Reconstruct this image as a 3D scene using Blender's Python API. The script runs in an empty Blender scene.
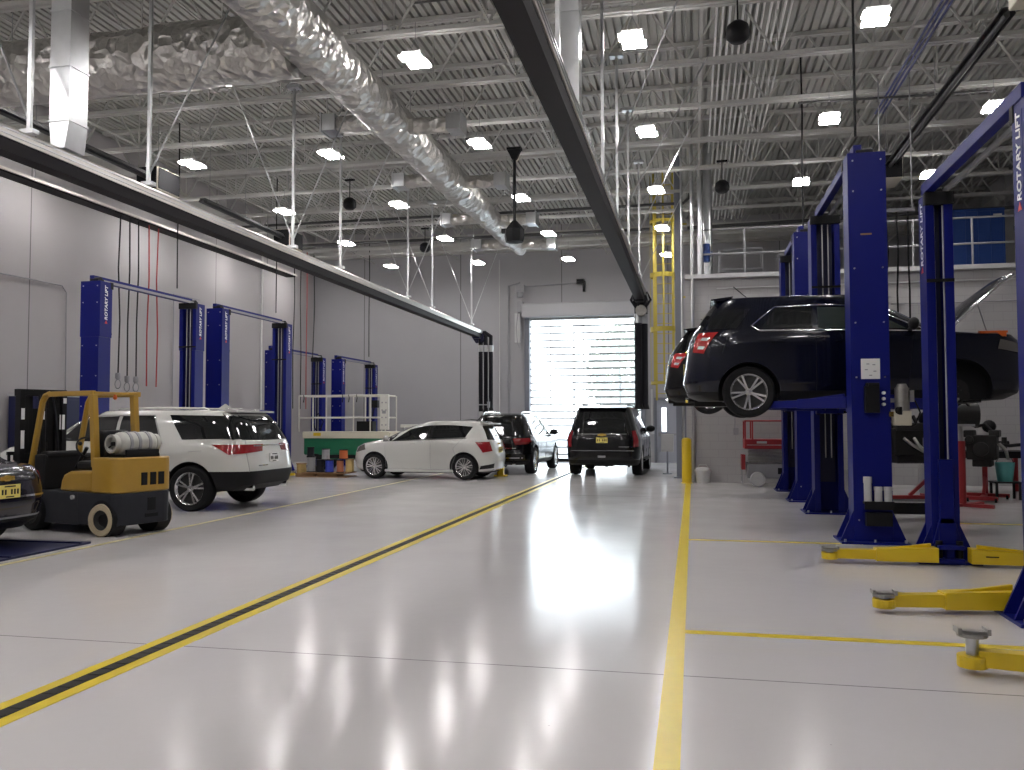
import bpy, bmesh, math, random
import numpy as np
from mathutils import Vector, Matrix
random.seed(7)
PI = math.pi
SC = bpy.context.scene
COL = SC.collection

# ------------------------------------------------------------------ materials
def new_mat(name):
    m = bpy.data.materials.new(name); m.use_nodes = True
    nt = m.node_tree; nt.nodes.clear()
    out = nt.nodes.new('ShaderNodeOutputMaterial')
    b = nt.nodes.new('ShaderNodeBsdfPrincipled')
    nt.links.new(b.outputs[0], out.inputs[0])
    return m, nt, b, out

def pm(name, col, rough=0.5, metal=0.0, coat=0.0, emit=None, estr=0.0, noise=0.0, nscale=6.0, bump=0.0, bscale=40.0, spec=0.5):
    m, nt, b, out = new_mat(name)
    c = (col[0], col[1], col[2], 1)
    b.inputs['Base Color'].default_value = c
    b.inputs['Roughness'].default_value = rough
    b.inputs['Metallic'].default_value = metal
    b.inputs['Specular IOR Level'].default_value = spec
    if coat:
        b.inputs['Coat Weight'].default_value = coat
        b.inputs['Coat Roughness'].default_value = 0.04
    if emit:
        b.inputs['Emission Color'].default_value = (emit[0], emit[1], emit[2], 1)
        b.inputs['Emission Strength'].default_value = estr
    if noise or bump:
        tc = nt.nodes.new('ShaderNodeTexCoord')
        n = nt.nodes.new('ShaderNodeTexNoise'); n.inputs['Scale'].default_value = nscale
        n.inputs['Detail'].default_value = 4
        nt.links.new(tc.outputs['Object'], n.inputs['Vector'])
        if noise:
            mx = nt.nodes.new('ShaderNodeMix'); mx.data_type = 'RGBA'
            mx.inputs[6].default_value = c
            mx.inputs[7].default_value = (col[0]*(1-noise), col[1]*(1-noise), col[2]*(1-noise), 1)
            nt.links.new(n.outputs['Fac'], mx.inputs[0])
            nt.links.new(mx.outputs[2], b.inputs['Base Color'])
        if bump:
            n2 = nt.nodes.new('ShaderNodeTexNoise'); n2.inputs['Scale'].default_value = bscale
            nt.links.new(tc.outputs['Object'], n2.inputs['Vector'])
            bp = nt.nodes.new('ShaderNodeBump'); bp.inputs['Strength'].default_value = bump
            bp.inputs['Distance'].default_value = 0.02
            nt.links.new(n2.outputs['Fac'], bp.inputs['Height'])
            nt.links.new(bp.outputs[0], b.inputs['Normal'])
    return m

M = {}
M['blue'] = pm('lift blue paint', (0.002, 0.006, 0.145), 0.45, coat=0.0, noise=0.15, nscale=3, spec=0.25)
M['blue_dark'] = pm('lift navy paint', (0.004, 0.006, 0.045), 0.45)
M['yellow'] = pm('yellow powder coat', (0.66, 0.46, 0.01), 0.4, coat=0.2)
M['linepaint'] = pm('yellow floor paint', (0.80, 0.60, 0.02), 0.28, noise=0.12, nscale=9)
M['linefaded'] = pm('worn yellow floor paint', (0.58, 0.50, 0.22), 0.3, noise=0.2, nscale=5)
M['cagewellow'] = pm('ladder yellow', (0.42, 0.33, 0.04), 0.5)
M['fork_yellow'] = pm('forklift amber paint', (0.40, 0.235, 0.03), 0.42, coat=0.25, noise=0.15, nscale=8)
M['fork_dark'] = pm('forklift charcoal', (0.022, 0.024, 0.031), 0.55, spec=0.3, noise=0.3, nscale=6)
M['black'] = pm('black plastic', (0.006, 0.006, 0.007), 0.55, spec=0.25)
M['blackgloss'] = pm('black gloss', (0.01, 0.01, 0.012), 0.2)
M['rubber'] = pm('tyre rubber', (0.008, 0.008, 0.009), 0.8, bump=0.15, spec=0.25)
M['tan_rubber'] = pm('beige cushion tyre', (0.50, 0.42, 0.28), 0.8, noise=0.3, nscale=14)
M['hose'] = pm('exhaust hose', (0.008, 0.008, 0.012), 0.6, spec=0.25)
M['steel'] = pm('galvanised steel', (0.62, 0.63, 0.64), 0.28, metal=1.0, noise=0.25, nscale=5)
M['alu'] = pm('aluminium', (0.60, 0.58, 0.53), 0.33, metal=0.9, noise=0.1)
M['chrome'] = pm('chrome', (0.85, 0.85, 0.86), 0.08, metal=1.0)
M['rimsilver'] = pm('alloy silver', (0.70, 0.70, 0.70), 0.25, metal=0.85)
M['rimdark'] = pm('wheel recess', (0.02, 0.02, 0.02), 0.6)
M['whitepaint'] = pm('white car paint', (0.54, 0.54, 0.51), 0.25, coat=1.0)
M['blackpaint'] = pm('black car paint', (0.003, 0.003, 0.004), 0.2, coat=0.35, spec=0.25)
M['bluepaint'] = pm('midnight blue car paint', (0.002, 0.003, 0.011), 0.2, coat=0.5, spec=0.25)
M['navypaint'] = pm('dark plum sedan paint', (0.006, 0.005, 0.013), 0.2, coat=0.8, spec=0.3)
M['carglass'] = pm('tinted glass', (0.008, 0.009, 0.010), 0.04, spec=0.7)
M['glass_soft'] = pm('lighter tinted glass', (0.035, 0.045, 0.04), 0.05, spec=0.7)
M['tail'] = pm('tail lamp red', (0.22, 0.006, 0.010), 0.12, coat=1.0)
M['tail_lit'] = pm('tail lamp lit red', (0.26, 0.008, 0.010), 0.15, coat=0.5, emit=(1, 0.05, 0.04), estr=0.05)
M['taildark'] = pm('lamp dark lens', (0.16, 0.02, 0.02), 0.12, coat=1.0)
M['lens'] = pm('clear lamp lens', (0.62, 0.62, 0.60), 0.1, coat=1.0)
M['headlight'] = pm('head lamp smoked', (0.10, 0.09, 0.08), 0.1, coat=1.0)
M['orange'] = pm('amber marker', (0.7, 0.13, 0.02), 0.3)
M['plate'] = pm('licence plate yellow', (0.75, 0.62, 0.16), 0.5)
M['gold'] = pm('gold emblem', (0.75, 0.52, 0.12), 0.25, metal=0.9)
M['white'] = pm('white enamel', (0.74, 0.74, 0.72), 0.45)
M['platform_white'] = pm('weathered white enamel', (0.70, 0.69, 0.62), 0.5, noise=0.2, nscale=10)
M['beige'] = pm('beige sheet metal', (0.62, 0.58, 0.46), 0.5)
M['paper'] = pm('white paper', (0.72, 0.72, 0.70), 0.7)
M['grey'] = pm('mid grey', (0.28, 0.28, 0.29), 0.5)
M['grey_mid'] = pm('door hood grey', (0.36, 0.36, 0.37), 0.45)
M['ltgrey'] = pm('light grey', (0.50, 0.50, 0.50), 0.5)
M['steelcolumn'] = pm('grey painted column', (0.16, 0.17, 0.20), 0.5)
M['green'] = pm('green machine paint', (0.012, 0.16, 0.075), 0.45, noise=0.25, nscale=5)
M['red'] = pm('red machine paint', (0.33, 0.018, 0.022), 0.45, noise=0.2)
M['redcord'] = pm('red hose', (0.35, 0.03, 0.03), 0.5)
M['turq'] = pm('turquoise plastic', (0.10, 0.40, 0.38), 0.5)
M['boxblue'] = pm('blue steel box', (0.012, 0.05, 0.22), 0.5)
M['engine'] = pm('greasy cast metal', (0.022, 0.021, 0.02), 0.55, metal=0.3, noise=0.5, nscale=14)
M['castalu'] = pm('cast aluminium', (0.42, 0.41, 0.38), 0.4, metal=0.7, noise=0.4, nscale=20)
M['cardboard'] = pm('brown board', (0.26, 0.15, 0.07), 0.8)
M['copper'] = pm('copper wire', (0.45, 0.16, 0.08), 0.45, metal=0.4)
M['spoolblue'] = pm('blue wire', (0.02, 0.04, 0.35), 0.5)
M['spoolorange'] = pm('orange wire', (0.55, 0.14, 0.04), 0.5)
M['tanwire'] = pm('tan wire', (0.50, 0.36, 0.14), 0.6)
M['propane'] = pm('tank grey', (0.55, 0.54, 0.50), 0.4, metal=0.3, noise=0.25, nscale=9)
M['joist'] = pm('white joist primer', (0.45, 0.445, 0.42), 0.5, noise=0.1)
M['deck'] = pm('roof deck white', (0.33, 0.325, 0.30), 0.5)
M['darkpipe'] = pm('dark sprinkler pipe', (0.05, 0.05, 0.05), 0.5)
M['blueconduit'] = pm('blue conduit', (0.03, 0.04, 0.16), 0.5)
M['rail_dark'] = pm('dark rubber lip', (0.014, 0.012, 0.014), 0.6, spec=0.2)
M['foil'] = pm('foil insulation', (0.66, 0.64, 0.61), 0.33, metal=0.85, noise=0.15, nscale=3, bump=0.5, bscale=20)
def crinkle(m):
    nt = m.node_tree; b = [n for n in nt.nodes if n.type == 'BSDF_PRINCIPLED'][0]
    tc = nt.nodes.new('ShaderNodeTexCoord'); nz = nt.nodes.new('ShaderNodeTexNoise'); nz.inputs['Scale'].default_value = 3.0
    ad = nt.nodes.new('ShaderNodeMix'); ad.data_type = 'RGBA'; ad.inputs[0].default_value = .25
    nt.links.new(tc.outputs['Object'], nz.inputs['Vector']); nt.links.new(tc.outputs['Object'], ad.inputs[6]); nt.links.new(nz.outputs['Color'], ad.inputs[7])
    v = nt.nodes.new('ShaderNodeTexVoronoi'); v.inputs['Scale'].default_value = 6.5; v.feature = 'F1'
    nt.links.new(ad.outputs[2], v.inputs['Vector'])
    bp = nt.nodes.new('ShaderNodeBump'); bp.inputs['Strength'].default_value = .9; bp.inputs['Distance'].default_value = .10
    nt.links.new(v.outputs['Distance'], bp.inputs['Height'])
    old = b.inputs['Normal'].links[0].from_node if b.inputs['Normal'].links else None
    if old: nt.links.new(old.outputs[0], bp.inputs['Normal'])
    nt.links.new(bp.outputs[0], b.inputs['Normal'])
crinkle(M['foil'])
M['lamp_panel'] = pm('lit lamp diffuser', (0.9, 0.9, 0.9), 0.4, emit=(1.0, 0.965, 0.96), estr=66.0)
M['exit'] = pm('lit exit letters', (0.8, 0.05, 0.05), 0.4, emit=(1, 0.05, 0.06), estr=1.6)
M['logo_white'] = pm('white lettering', (0.82, 0.82, 0.84), 0.4)
M['logo_red'] = pm('red lettering', (0.6, 0.02, 0.02), 0.4)
M['foliage'] = pm('leaves', (0.16, 0.22, 0.12), 0.8)
M['bark'] = pm('bark', (0.12, 0.08, 0.05), 0.9)
M['asphalt'] = pm('asphalt', (0.22, 0.22, 0.22), 0.9)
M['brickred'] = pm('far red brick', (0.42, 0.16, 0.10), 0.9)

def wall_mat(name, col, joint_axis=None, period=7.68, offset=0.0, rough=0.6, brick=False):
    m, nt, b, out = new_mat(name)
    b.inputs['Roughness'].default_value = rough
    g = nt.nodes.new('ShaderNodeNewGeometry')
    sp = nt.nodes.new('ShaderNodeSeparateXYZ'); nt.links.new(g.outputs['Position'], sp.inputs[0])
    n = nt.nodes.new('ShaderNodeTexNoise'); n.inputs['Scale'].default_value = 0.8; n.inputs['Detail'].default_value = 5
    nt.links.new(g.outputs['Position'], n.inputs['Vector'])
    mx = nt.nodes.new('ShaderNodeMix'); mx.data_type = 'RGBA'
    mx.inputs[6].default_value = (*col, 1); mx.inputs[7].default_value = (col[0]*.90, col[1]*.90, col[2]*.90, 1)
    nt.links.new(n.outputs['Fac'], mx.inputs[0])
    last = mx.outputs[2]
    def math_(op, a, bb):
        k = nt.nodes.new('ShaderNodeMath'); k.operation = op
        for i, v in enumerate((a, bb)):
            if v is None: continue
            if hasattr(v, 'links') or hasattr(v, 'is_linked'): nt.links.new(v, k.inputs[i])
            else: k.inputs[i].default_value = v
        return k.outputs[0]
    masks = []
    def joint(ax, per, off, wd):
        s = sp.outputs['XYZ'.index(ax)]
        a = math_('SUBTRACT', s, off); a = math_('ADD', a, per*50)
        a = math_('MODULO', a, per); return math_('LESS_THAN', a, wd)
    if joint_axis: masks.append(joint(joint_axis, period, offset, 0.03))
    if brick:
        masks.append(joint('Z', 0.2, 0.0, 0.010))
        # half-bond verticals
        row = math_('MODULO', math_('FLOOR', math_('DIVIDE', sp.outputs[2], 0.2), None), 2.0)
        sh = math_('MULTIPLY', row, 0.2)
        for ax in 'XY':
            s = sp.outputs['XYZ'.index(ax)]
            a = math_('MODULO', math_('ADD', math_('ADD', s, sh), 40.0), 0.4)
            nd = nt.nodes.new('ShaderNodeSeparateXYZ'); nt.links.new(g.outputs['Normal'], nd.inputs[0])
            face = math_('LESS_THAN', math_('ABSOLUTE', nd.outputs['XYZ'.index(ax)], None), 0.5)
            masks.append(math_('MULTIPLY', math_('LESS_THAN', a, 0.010), face))
    for mk in masks:
        m2 = nt.nodes.new('ShaderNodeMix'); m2.data_type = 'RGBA'
        k = .80 if brick else .35
        nt.links.new(mk, m2.inputs[0]); nt.links.new(last, m2.inputs[6])
        m2.inputs[7].default_value = (col[0]*k, col[1]*k, col[2]*k, 1)
        last = m2.outputs[2]
    nt.links.new(last, b.inputs['Base Color'])
    return m

M['wall_left'] = wall_mat('left wall paint', (0.41, 0.39, 0.39), 'Y', 7.68, 16.47)
M['wall_back'] = wall_mat('back wall paint', (0.35, 0.345, 0.355), 'X', 3.9, -12.55)
M['wall_plain'] = wall_mat('plain wall paint', (0.38, 0.375, 0.38))
M['block'] = wall_mat('painted block', (0.40, 0.39, 0.39), brick=True)

def floor_mat():
    m, nt, b, out = new_mat('glossy epoxy floor')
    g = nt.nodes.new('ShaderNodeNewGeometry')
    sp = nt.nodes.new('ShaderNodeSeparateXYZ'); nt.links.new(g.outputs['Position'], sp.inputs[0])
    n = nt.nodes.new('ShaderNodeTexNoise'); n.inputs['Scale'].default_value = 0.55; n.inputs['Detail'].default_value = 6
    nt.links.new(g.outputs['Position'], n.inputs['Vector'])
    mx = nt.nodes.new('ShaderNodeMix'); mx.data_type = 'RGBA'
    mx.inputs[6].default_value = (0.66, 0.635, 0.63, 1); mx.inputs[7].default_value = (0.58, 0.56, 0.56, 1)
    nt.links.new(n.outputs['Fac'], mx.inputs[0])
    def mt(op, a, bb):
        k = nt.nodes.new('ShaderNodeMath'); k.operation = op
        if isinstance(a, (int, float)): k.inputs[0].default_value = a
        else: nt.links.new(a, k.inputs[0])
        if isinstance(bb, (int, float)): k.inputs[1].default_value = bb
        elif bb is not None: nt.links.new(bb, k.inputs[1])
        return k.outputs[0]
    a = mt('MODULO', mt('ADD', mt('SUBTRACT', sp.outputs[1], 5.17), 60.0), 12.0)
    j = mt('LESS_THAN', a, 0.012)
    a2 = mt('MODULO', mt('ADD', mt('SUBTRACT', sp.outputs[0], 4.6), 60.0), 6.0)
    j2 = mt('LESS_THAN', a2, 0.010)
    jj = j
    # fine dark specks
    v = nt.nodes.new('ShaderNodeTexVoronoi'); v.inputs['Scale'].default_value = 2.2
    nt.links.new(g.outputs['Position'], v.inputs['Vector'])
    sp2 = mt('LESS_THAN', v.outputs['Distance'], 0.012)
    jj = mt('MAXIMUM', jj, mt('MULTIPLY', sp2, 0.6))
    m2 = nt.nodes.new('ShaderNodeMix'); m2.data_type = 'RGBA'
    nt.links.new(jj, m2.inputs[0]); nt.links.new(mx.outputs[2], m2.inputs[6])
    m2.inputs[7].default_value = (0.20, 0.19, 0.19, 1)
    nt.links.new(m2.outputs[2], b.inputs['Base Color'])
    n3 = nt.nodes.new('ShaderNodeTexNoise'); n3.inputs['Scale'].default_value = 1.3; n3.inputs['Detail'].default_value = 5
    nt.links.new(g.outputs['Position'], n3.inputs['Vector'])
    mr = nt.nodes.new('ShaderNodeMapRange'); mr.inputs[3].default_value = 0.10; mr.inputs[4].default_value = 0.22
    nt.links.new(n3.outputs['Fac'], mr.inputs[0])
    nt.links.new(mr.outputs[0], b.inputs['Roughness'])
    b.inputs['Specular IOR Level'].default_value = 0.36
    n4 = nt.nodes.new('ShaderNodeTexNoise'); n4.inputs['Scale'].default_value = 5.0; n4.inputs['Detail'].default_value = 2
    nt.links.new(g.outputs['Position'], n4.inputs['Vector'])
    bp = nt.nodes.new('ShaderNodeBump'); bp.inputs['Strength'].default_value = 0.05; bp.inputs['Distance'].default_value = 0.02
    nt.links.new(n4.outputs['Fac'], bp.inputs['Height']); nt.links.new(bp.outputs[0], b.inputs['Normal'])
    return m
M['floor'] = floor_mat()

def clear_mat(name, tint, gloss=0.12):
    m = bpy.data.materials.new(name); m.use_nodes = True
    nt = m.node_tree; nt.nodes.clear()
    out = nt.nodes.new('ShaderNodeOutputMaterial')
    t = nt.nodes.new('ShaderNodeBsdfTransparent'); t.inputs[0].default_value = (*tint, 1)
    g = nt.nodes.new('ShaderNodeBsdfGlossy'); g.inputs['Roughness'].default_value = 0.1
    tl = nt.nodes.new('ShaderNodeBsdfTranslucent'); tl.inputs[0].default_value = (.9, .92, .95, 1)
    m0 = nt.nodes.new('ShaderNodeMixShader'); m0.inputs[0].default_value = 0.14
    nt.links.new(t.outputs[0], m0.inputs[1]); nt.links.new(tl.outputs[0], m0.inputs[2])
    mx = nt.nodes.new('ShaderNodeMixShader'); mx.inputs[0].default_value = gloss
    nt.links.new(m0.outputs[0], mx.inputs[1]); nt.links.new(g.outputs[0], mx.inputs[2])
    nt.links.new(mx.outputs[0], out.inputs[0])
    return m
M['clear'] = clear_mat('clear polycarbonate', (0.93, 0.95, 0.95), 0.08)

# ------------------------------------------------------------------ mesh builder
class MB:
    def __init__(s): s.v = []; s.f = []; s.mi = []
    def add(s, vs, fs, mi=0):
        o = len(s.v); s.v += [tuple(v) for v in vs]
        s.f += [tuple(i+o for i in f) for f in fs]; s.mi += [mi]*len(fs)
        return s
    def box(s, c, d, rot=None, mi=0, taper=1.0):
        hx, hy, hz = d[0]/2, d[1]/2, d[2]/2
        vs = []
        for z in (-1, 1):
            k = taper if z > 0 else 1
            for x, y in ((-1, -1), (1, -1), (1, 1), (-1, 1)): vs.append(Vector((x*hx*k, y*hy*k, z*hz)))
        if rot is not None:
            R = rot if isinstance(rot, Matrix) else Matrix.Rotation(rot, 3, 'Z')
            vs = [R @ v for v in vs]
        vs = [v+Vector(c) for v in vs]
        return s.add(vs, [(3, 2, 1, 0), (4, 5, 6, 7), (0, 1, 5, 4), (1, 2, 6, 5), (2, 3, 7, 6), (3, 0, 4, 7)], mi)
    def bar(s, a, b, w, h=None, mi=0):
        a = Vector(a); b = Vector(b); d = b-a; L = d.length
        if L < 1e-6: return s
        h = h or w
        d.normalize(); up = Vector((0, 0, 1)) if abs(d.z) < .95 else Vector((0, 1, 0))
        x = d.cross(up).normalized(); y = x.cross(d)
        vs = []
        for p in (a, b):
            for i, j in ((-1, -1), (1, -1), (1, 1), (-1, 1)): vs.append(p+x*i*w/2+y*j*h/2)
        return s.add(vs, [(3, 2, 1, 0), (4, 5, 6, 7), (0, 1, 5, 4), (1, 2, 6, 5), (2, 3, 7, 6), (3, 0, 4, 7)], mi)
    def cyl(s, a, b, r, r2=None, n=12, mi=0, caps=True):
        a = Vector(a); b = Vector(b); d = (b-a)
        if d.length < 1e-6: return s
        d.normalize(); r2 = r if r2 is None else r2
        up = Vector((0, 0, 1)) if abs(d.z) < .95 else Vector((0, 1, 0))
        x = d.cross(up).normalized(); y = x.cross(d)
        vs = [a+(x*math.cos(t)+y*math.sin(t))*r for t in [2*PI*i/n for i in range(n)]]
        vs += [b+(x*math.cos(t)+y*math.sin(t))*r2 for t in [2*PI*i/n for i in range(n)]]
        fs = [(i, i+n, (i+1) % n+n, (i+1) % n) for i in range(n)]
        if caps: fs += [tuple(range(n)), tuple(reversed(range(n, 2*n)))]
        return s.add(vs, fs, mi)
    def tube(s, pts, r, n=8, mi=0, rs=None):
        pts = [Vector(p) for p in pts]; vs = []; fs = []
        prev = None
        for i, p in enumerate(pts):
            d = (pts[min(i+1, len(pts)-1)]-pts[max(i-1, 0)]).normalized()
            if prev is None:
                up = Vector((0, 0, 1)) if abs(d.z) < .9 else Vector((0, 1, 0))
                x = d.cross(up).normalized()
            else:
                x = (prev-d*prev.dot(d)).normalized()
            prev = x; y = x.cross(d); rr = rs[i] if rs else r
            for k in range(n):
                t = 2*PI*k/n; vs.append(p+(x*math.cos(t)+y*math.sin(t))*rr)
        for i in range(len(pts)-1):
            for k in range(n):
                fs.append((i*n+k, (i+1)*n+k, (i+1)*n+(k+1) % n, i*n+(k+1) % n))
        fs += [tuple(range(n)), tuple(reversed(range((len(pts)-1)*n, len(pts)*n)))]
        return s.add(vs, fs, mi)
    def lathe(s, prof, c=(0, 0, 0), axis='Z', n=24, mi=0):
        vs = []; fs = []
        for r, h in prof:
            for k in range(n):
                t = 2*PI*k/n; a, b_ = r*math.cos(t), r*math.sin(t)
                v = {'Z': (a, b_, h), 'Y': (a, h, b_), 'X': (h, a, b_)}[axis]
                vs.append((v[0]+c[0], v[1]+c[1], v[2]+c[2]))
        m = len(prof)
        for i in range(m-1):
            for k in range(n):
                fs.append((i*n+k, i*n+(k+1) % n, (i+1)*n+(k+1) % n, (i+1)*n+k))
        return s.add(vs, fs, mi)
    def prism(s, poly, axis, a, b, mi=0):
        # poly in the two remaining axes; X: (y,z), Y: (x,z), Z: (x,y)
        def P(p, h): return {'X': (h, p[0], p[1]), 'Y': (p[0], h, p[1]), 'Z': (p[0], p[1], h)}[axis]
        n = len(poly)
        vs = [P(p, a) for p in poly]+[P(p, b) for p in poly]
        fs = [tuple(range(n)), tuple(reversed(range(n, 2*n)))]+[(i, i+n, (i+1) % n+n, (i+1) % n) for i in range(n)]
        return s.add(vs, fs, mi)
    def ball(s, c, r, n=12, sc=(1, 1, 1), mi=0):
        prof = [(max(1e-4, math.sin(PI*i/(n//2+2)))*r, -math.cos(PI*i/(n//2+2))*r) for i in range(n//2+3)]
        vs = []; fs = []
        for rr, h in prof:
            for k in range(n):
                t = 2*PI*k/n; vs.append((c[0]+rr*math.cos(t)*sc[0], c[1]+rr*math.sin(t)*sc[1], c[2]+h*sc[2]))
        for i in range(len(prof)-1):
            for k in range(n): fs.append((i*n+k, i*n+(k+1) % n, (i+1)*n+(k+1) % n, (i+1)*n+k))
        return s.add(vs, fs, mi)
    def mesh(s, name, mats, smooth=False):
        me = bpy.data.meshes.new(name); me.from_pydata(s.v, [], s.f)
        for m in (mats if isinstance(mats, (list, tuple)) else [mats]): me.materials.append(m)
        if len(set(s.mi)) > 1: me.polygons.foreach_set('material_index', s.mi)
        bm = bmesh.new(); bm.from_mesh(me); bmesh.ops.recalc_face_normals(bm, faces=bm.faces); bm.to_mesh(me); bm.free()
        if smooth:
            me.polygons.foreach_set('use_smooth', [True]*len(me.polygons))
            me.set_sharp_from_angle(angle=math.radians(smooth if smooth > 1 else 40))
        me.update()
        return me
    def build(s, name, mat, parent=None, smooth=False, bevel=0.0):
        me = s.mesh(name, mat, smooth)
        o = bpy.data.objects.new(name, me); COL.objects.link(o)
        if parent is not None: o.parent = parent
        if bevel:
            bv = o.modifiers.new('edge', 'BEVEL'); bv.width = bevel; bv.segments = 2; bv.limit_method = 'ANGLE'; bv.angle_limit = math.radians(50)
        return o

def tag(o, label=None, cat=None, group=None, kind=None):
    if label: o['label'] = label
    if cat: o['category'] = cat
    if group: o['group'] = group
    if kind: o['kind'] = kind
    return o
def thing(name, label, cat, loc=(0, 0, 0), rz=0.0, group=None):
    o = bpy.data.objects.new(name, None); COL.objects.link(o)
    o.empty_display_size = 0.2
    o.location = loc; o.rotation_euler = (0, 0, rz)
    return tag(o, label, cat, group)
def struct(mb, name, mat, label=None, smooth=False):
    o = mb.build(name, mat, None, smooth); o['kind'] = 'structure'
    if label: o['label'] = label
    return o
def copy_tree(o, parent=None):
    c = o.copy(); COL.objects.link(c)
    if parent is not None: c.parent = parent
    for ch in list(o.children): copy_tree(ch, c)
    return c
def text_mesh(txt, size, name, mat, parent, M4, depth=0.004, bold=True, shear=0.0):
    cu = bpy.data.curves.new('t', 'FONT'); cu.body = txt; cu.size = size; cu.extrude = depth; cu.align_x = 'CENTER'; cu.align_y = 'CENTER'
    if bold: cu.offset = size*0.022
    cu.shear = shear
    cu.resolution_u = 3
    to = bpy.data.objects.new('t', cu); COL.objects.link(to)
    dg = bpy.context.evaluated_depsgraph_get(); dg.update()
    me = bpy.data.meshes.new_from_object(to.evaluated_get(dg))
    bpy.data.objects.remove(to); bpy.data.curves.remove(cu)
    me.materials.clear(); me.materials.append(mat)
    me.transform(M4)
    o = bpy.data.objects.new(name, me); COL.objects.link(o); o.parent = parent
    return o
def basis(x, y, loc):
    x = Vector(x).normalized(); y = Vector(y).normalized(); z = x.cross(y)
    m = Matrix((x, y, z)).transposed().to_4x4(); m.translation = Vector(loc)
    return m

# ------------------------------------------------------------------ camera (solved from the vanishing points)
f, cx, cy, H0 = 850.0, 512.0, 385.0, 1.5
d = Vector(((693-cx)/f, -(421-cy)/f, -1)).normalized()
u = Vector((-0.0108, 1, 0)); u = (u-d*u.dot(d)).normalized()
xw = d.cross(u)
Mw = Matrix((xw, d, u))            # camera vector -> world vector
cam = bpy.data.cameras.new('camera'); camo = bpy.data.objects.new('camera', cam); COL.objects.link(camo)
cam.sensor_fit = 'HORIZONTAL'; cam.sensor_width = 36.0; cam.lens = f*36.0/1024.0
cam.clip_start = 0.05; cam.clip_end = 500
m4 = Mw.to_4x4(); m4.translation = Vector((0, 0, H0)); camo.matrix_world = m4
SC.camera = camo

# ------------------------------------------------------------------ room shell
XL, XR, YB, YF, ZD = -14.7, 9.2, 31.2, -8.0, 8.85
struct(MB().box(((XL+XR)/2, (YB+YF)/2, -0.1), (XR-XL+0.4, YB-YF+0.4, 0.2)), 'floor', M['floor'], 'pale grey glossy epoxy workshop floor')
struct(MB().box((XL-0.1, (YB+YF)/2, ZD/2), (0.2, YB-YF+0.4, ZD)), 'wall_left', M['wall_left'])
struct(MB().box((XR+0.1, (YB+YF)/2, ZD/2), (0.2, YB-YF+0.4, ZD)), 'wall_right', M['wall_plain'])
struct(MB().box(((XL+XR)/2, YF-0.1, ZD/2), (XR-XL, 0.2, ZD)), 'wall_front', M['wall_plain'])
DX0, DX1, DZ = -5.94, -1.85, 5.30     # vehicle door opening
PX0, PX1, PZ = -1.27, -0.33, 2.26     # person door opening
b = MB()
ZW = ZD+0.12
b.box(((XL+XR)/2, YB+0.15, ZD+0.06), (XR-XL, 0.3, 0.12))
b.box(((XL+DX0)/2, YB+0.15, ZD/2), (DX0-XL, 0.3, ZD))
b.box(((DX0+DX1)/2, YB+0.15, (DZ+ZD)/2), (DX1-DX0, 0.3, ZD-DZ))
b.box(((DX1+PX0)/2, YB+0.15, ZD/2), (PX0-DX1, 0.3, ZD))
b.box(((PX0+PX1)/2, YB+0.15, (PZ+ZD)/2), (PX1-PX0, 0.3, ZD-PZ))
b.box(((PX1+XR)/2, YB+0.15, ZD/2), (XR-PX1, 0.3, ZD))
struct(b, 'wall_back', M['wall_back'])
# cornice beams where the roof meets the walls
b = MB(); b.box(((XL+XR)/2, YB-0.12, 8.02), (XR-XL, 0.22, 0.28)); struct(b, 'trim_1', M['joist'], 'pale steel edge beam along the top of the back wall')
b = MB(); b.box((XR-0.12, (YB+YF)/2, 8.1), (0.22, YB-YF, 0.28)); struct(b, 'trim_2', M['joist'])
b = MB(); b.box((XL+0.08, (YB+YF)/2, 8.1), (0.14, YB-YF, 0.24)); struct(b, 'trim_3', M['joist'])
# ribbed roof deck: trapezoid flutes running along Y
b = MB(); pts = []
x = XL-0.1; pit = 0.155
while x < XR+0.1:
    pts += [(x, ZD), (x+0.095, ZD), (x+0.107, ZD+0.07), (x+0.143, ZD+0.07)]
    x += pit
n = len(pts)
vs = [(p[0], YF-0.1, p[1]) for p in pts]+[(p[0], YB+0.2, p[1]) for p in pts]
b.add(vs, [(i, i+1, i+1+n, i+n) for i in range(n-1)])
b.box(((XL+XR)/2, (YB+YF)/2, ZD+0.2), (XR-XL+0.5, YB-YF+0.6, 0.2))
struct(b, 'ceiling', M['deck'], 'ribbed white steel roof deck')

# block room on the right with a mezzanine deck
BY = 21.4
b = MB(); b.box((( -0.15+XR)/2, BY+0.1, 2.5), (XR+0.15, 0.2, 5.0)); b.box((-0.05, (BY+0.2+YB)/2, 2.5), (0.2, YB-BY-0.2, 5.0))
struct(b, 'wall_block', M['block'], 'painted concrete block wall of the inner room')
struct(MB().box(((0.05+XR)/2, (BY+0.2+YB)/2, 4.85), (XR-0.05, YB-BY-0.2, 0.2)), 'floor_mezzanine', M['ltgrey'])
struct(MB().box((4.5, BY-0.02, 5.05), (9.3, 0.28, 0.1)), 'trim_4', M['ltgrey'], 'grey coping on the block wall')
b = MB()
for x in np.arange(1.3, 9.2, 1.3): b.cyl((x, BY+0.35, 5.0), (x, BY+0.35, 6.3), 0.025, n=8)
for z in (5.68, 6.3): b.cyl((0.2, BY+0.35, z), (9.1, BY+0.35, z), 0.025, n=8)
tag(b.build('guard_railing', M['grey'], smooth=True), 'grey pipe guard railing along the mezzanine edge above the block wall', 'railing')

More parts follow.
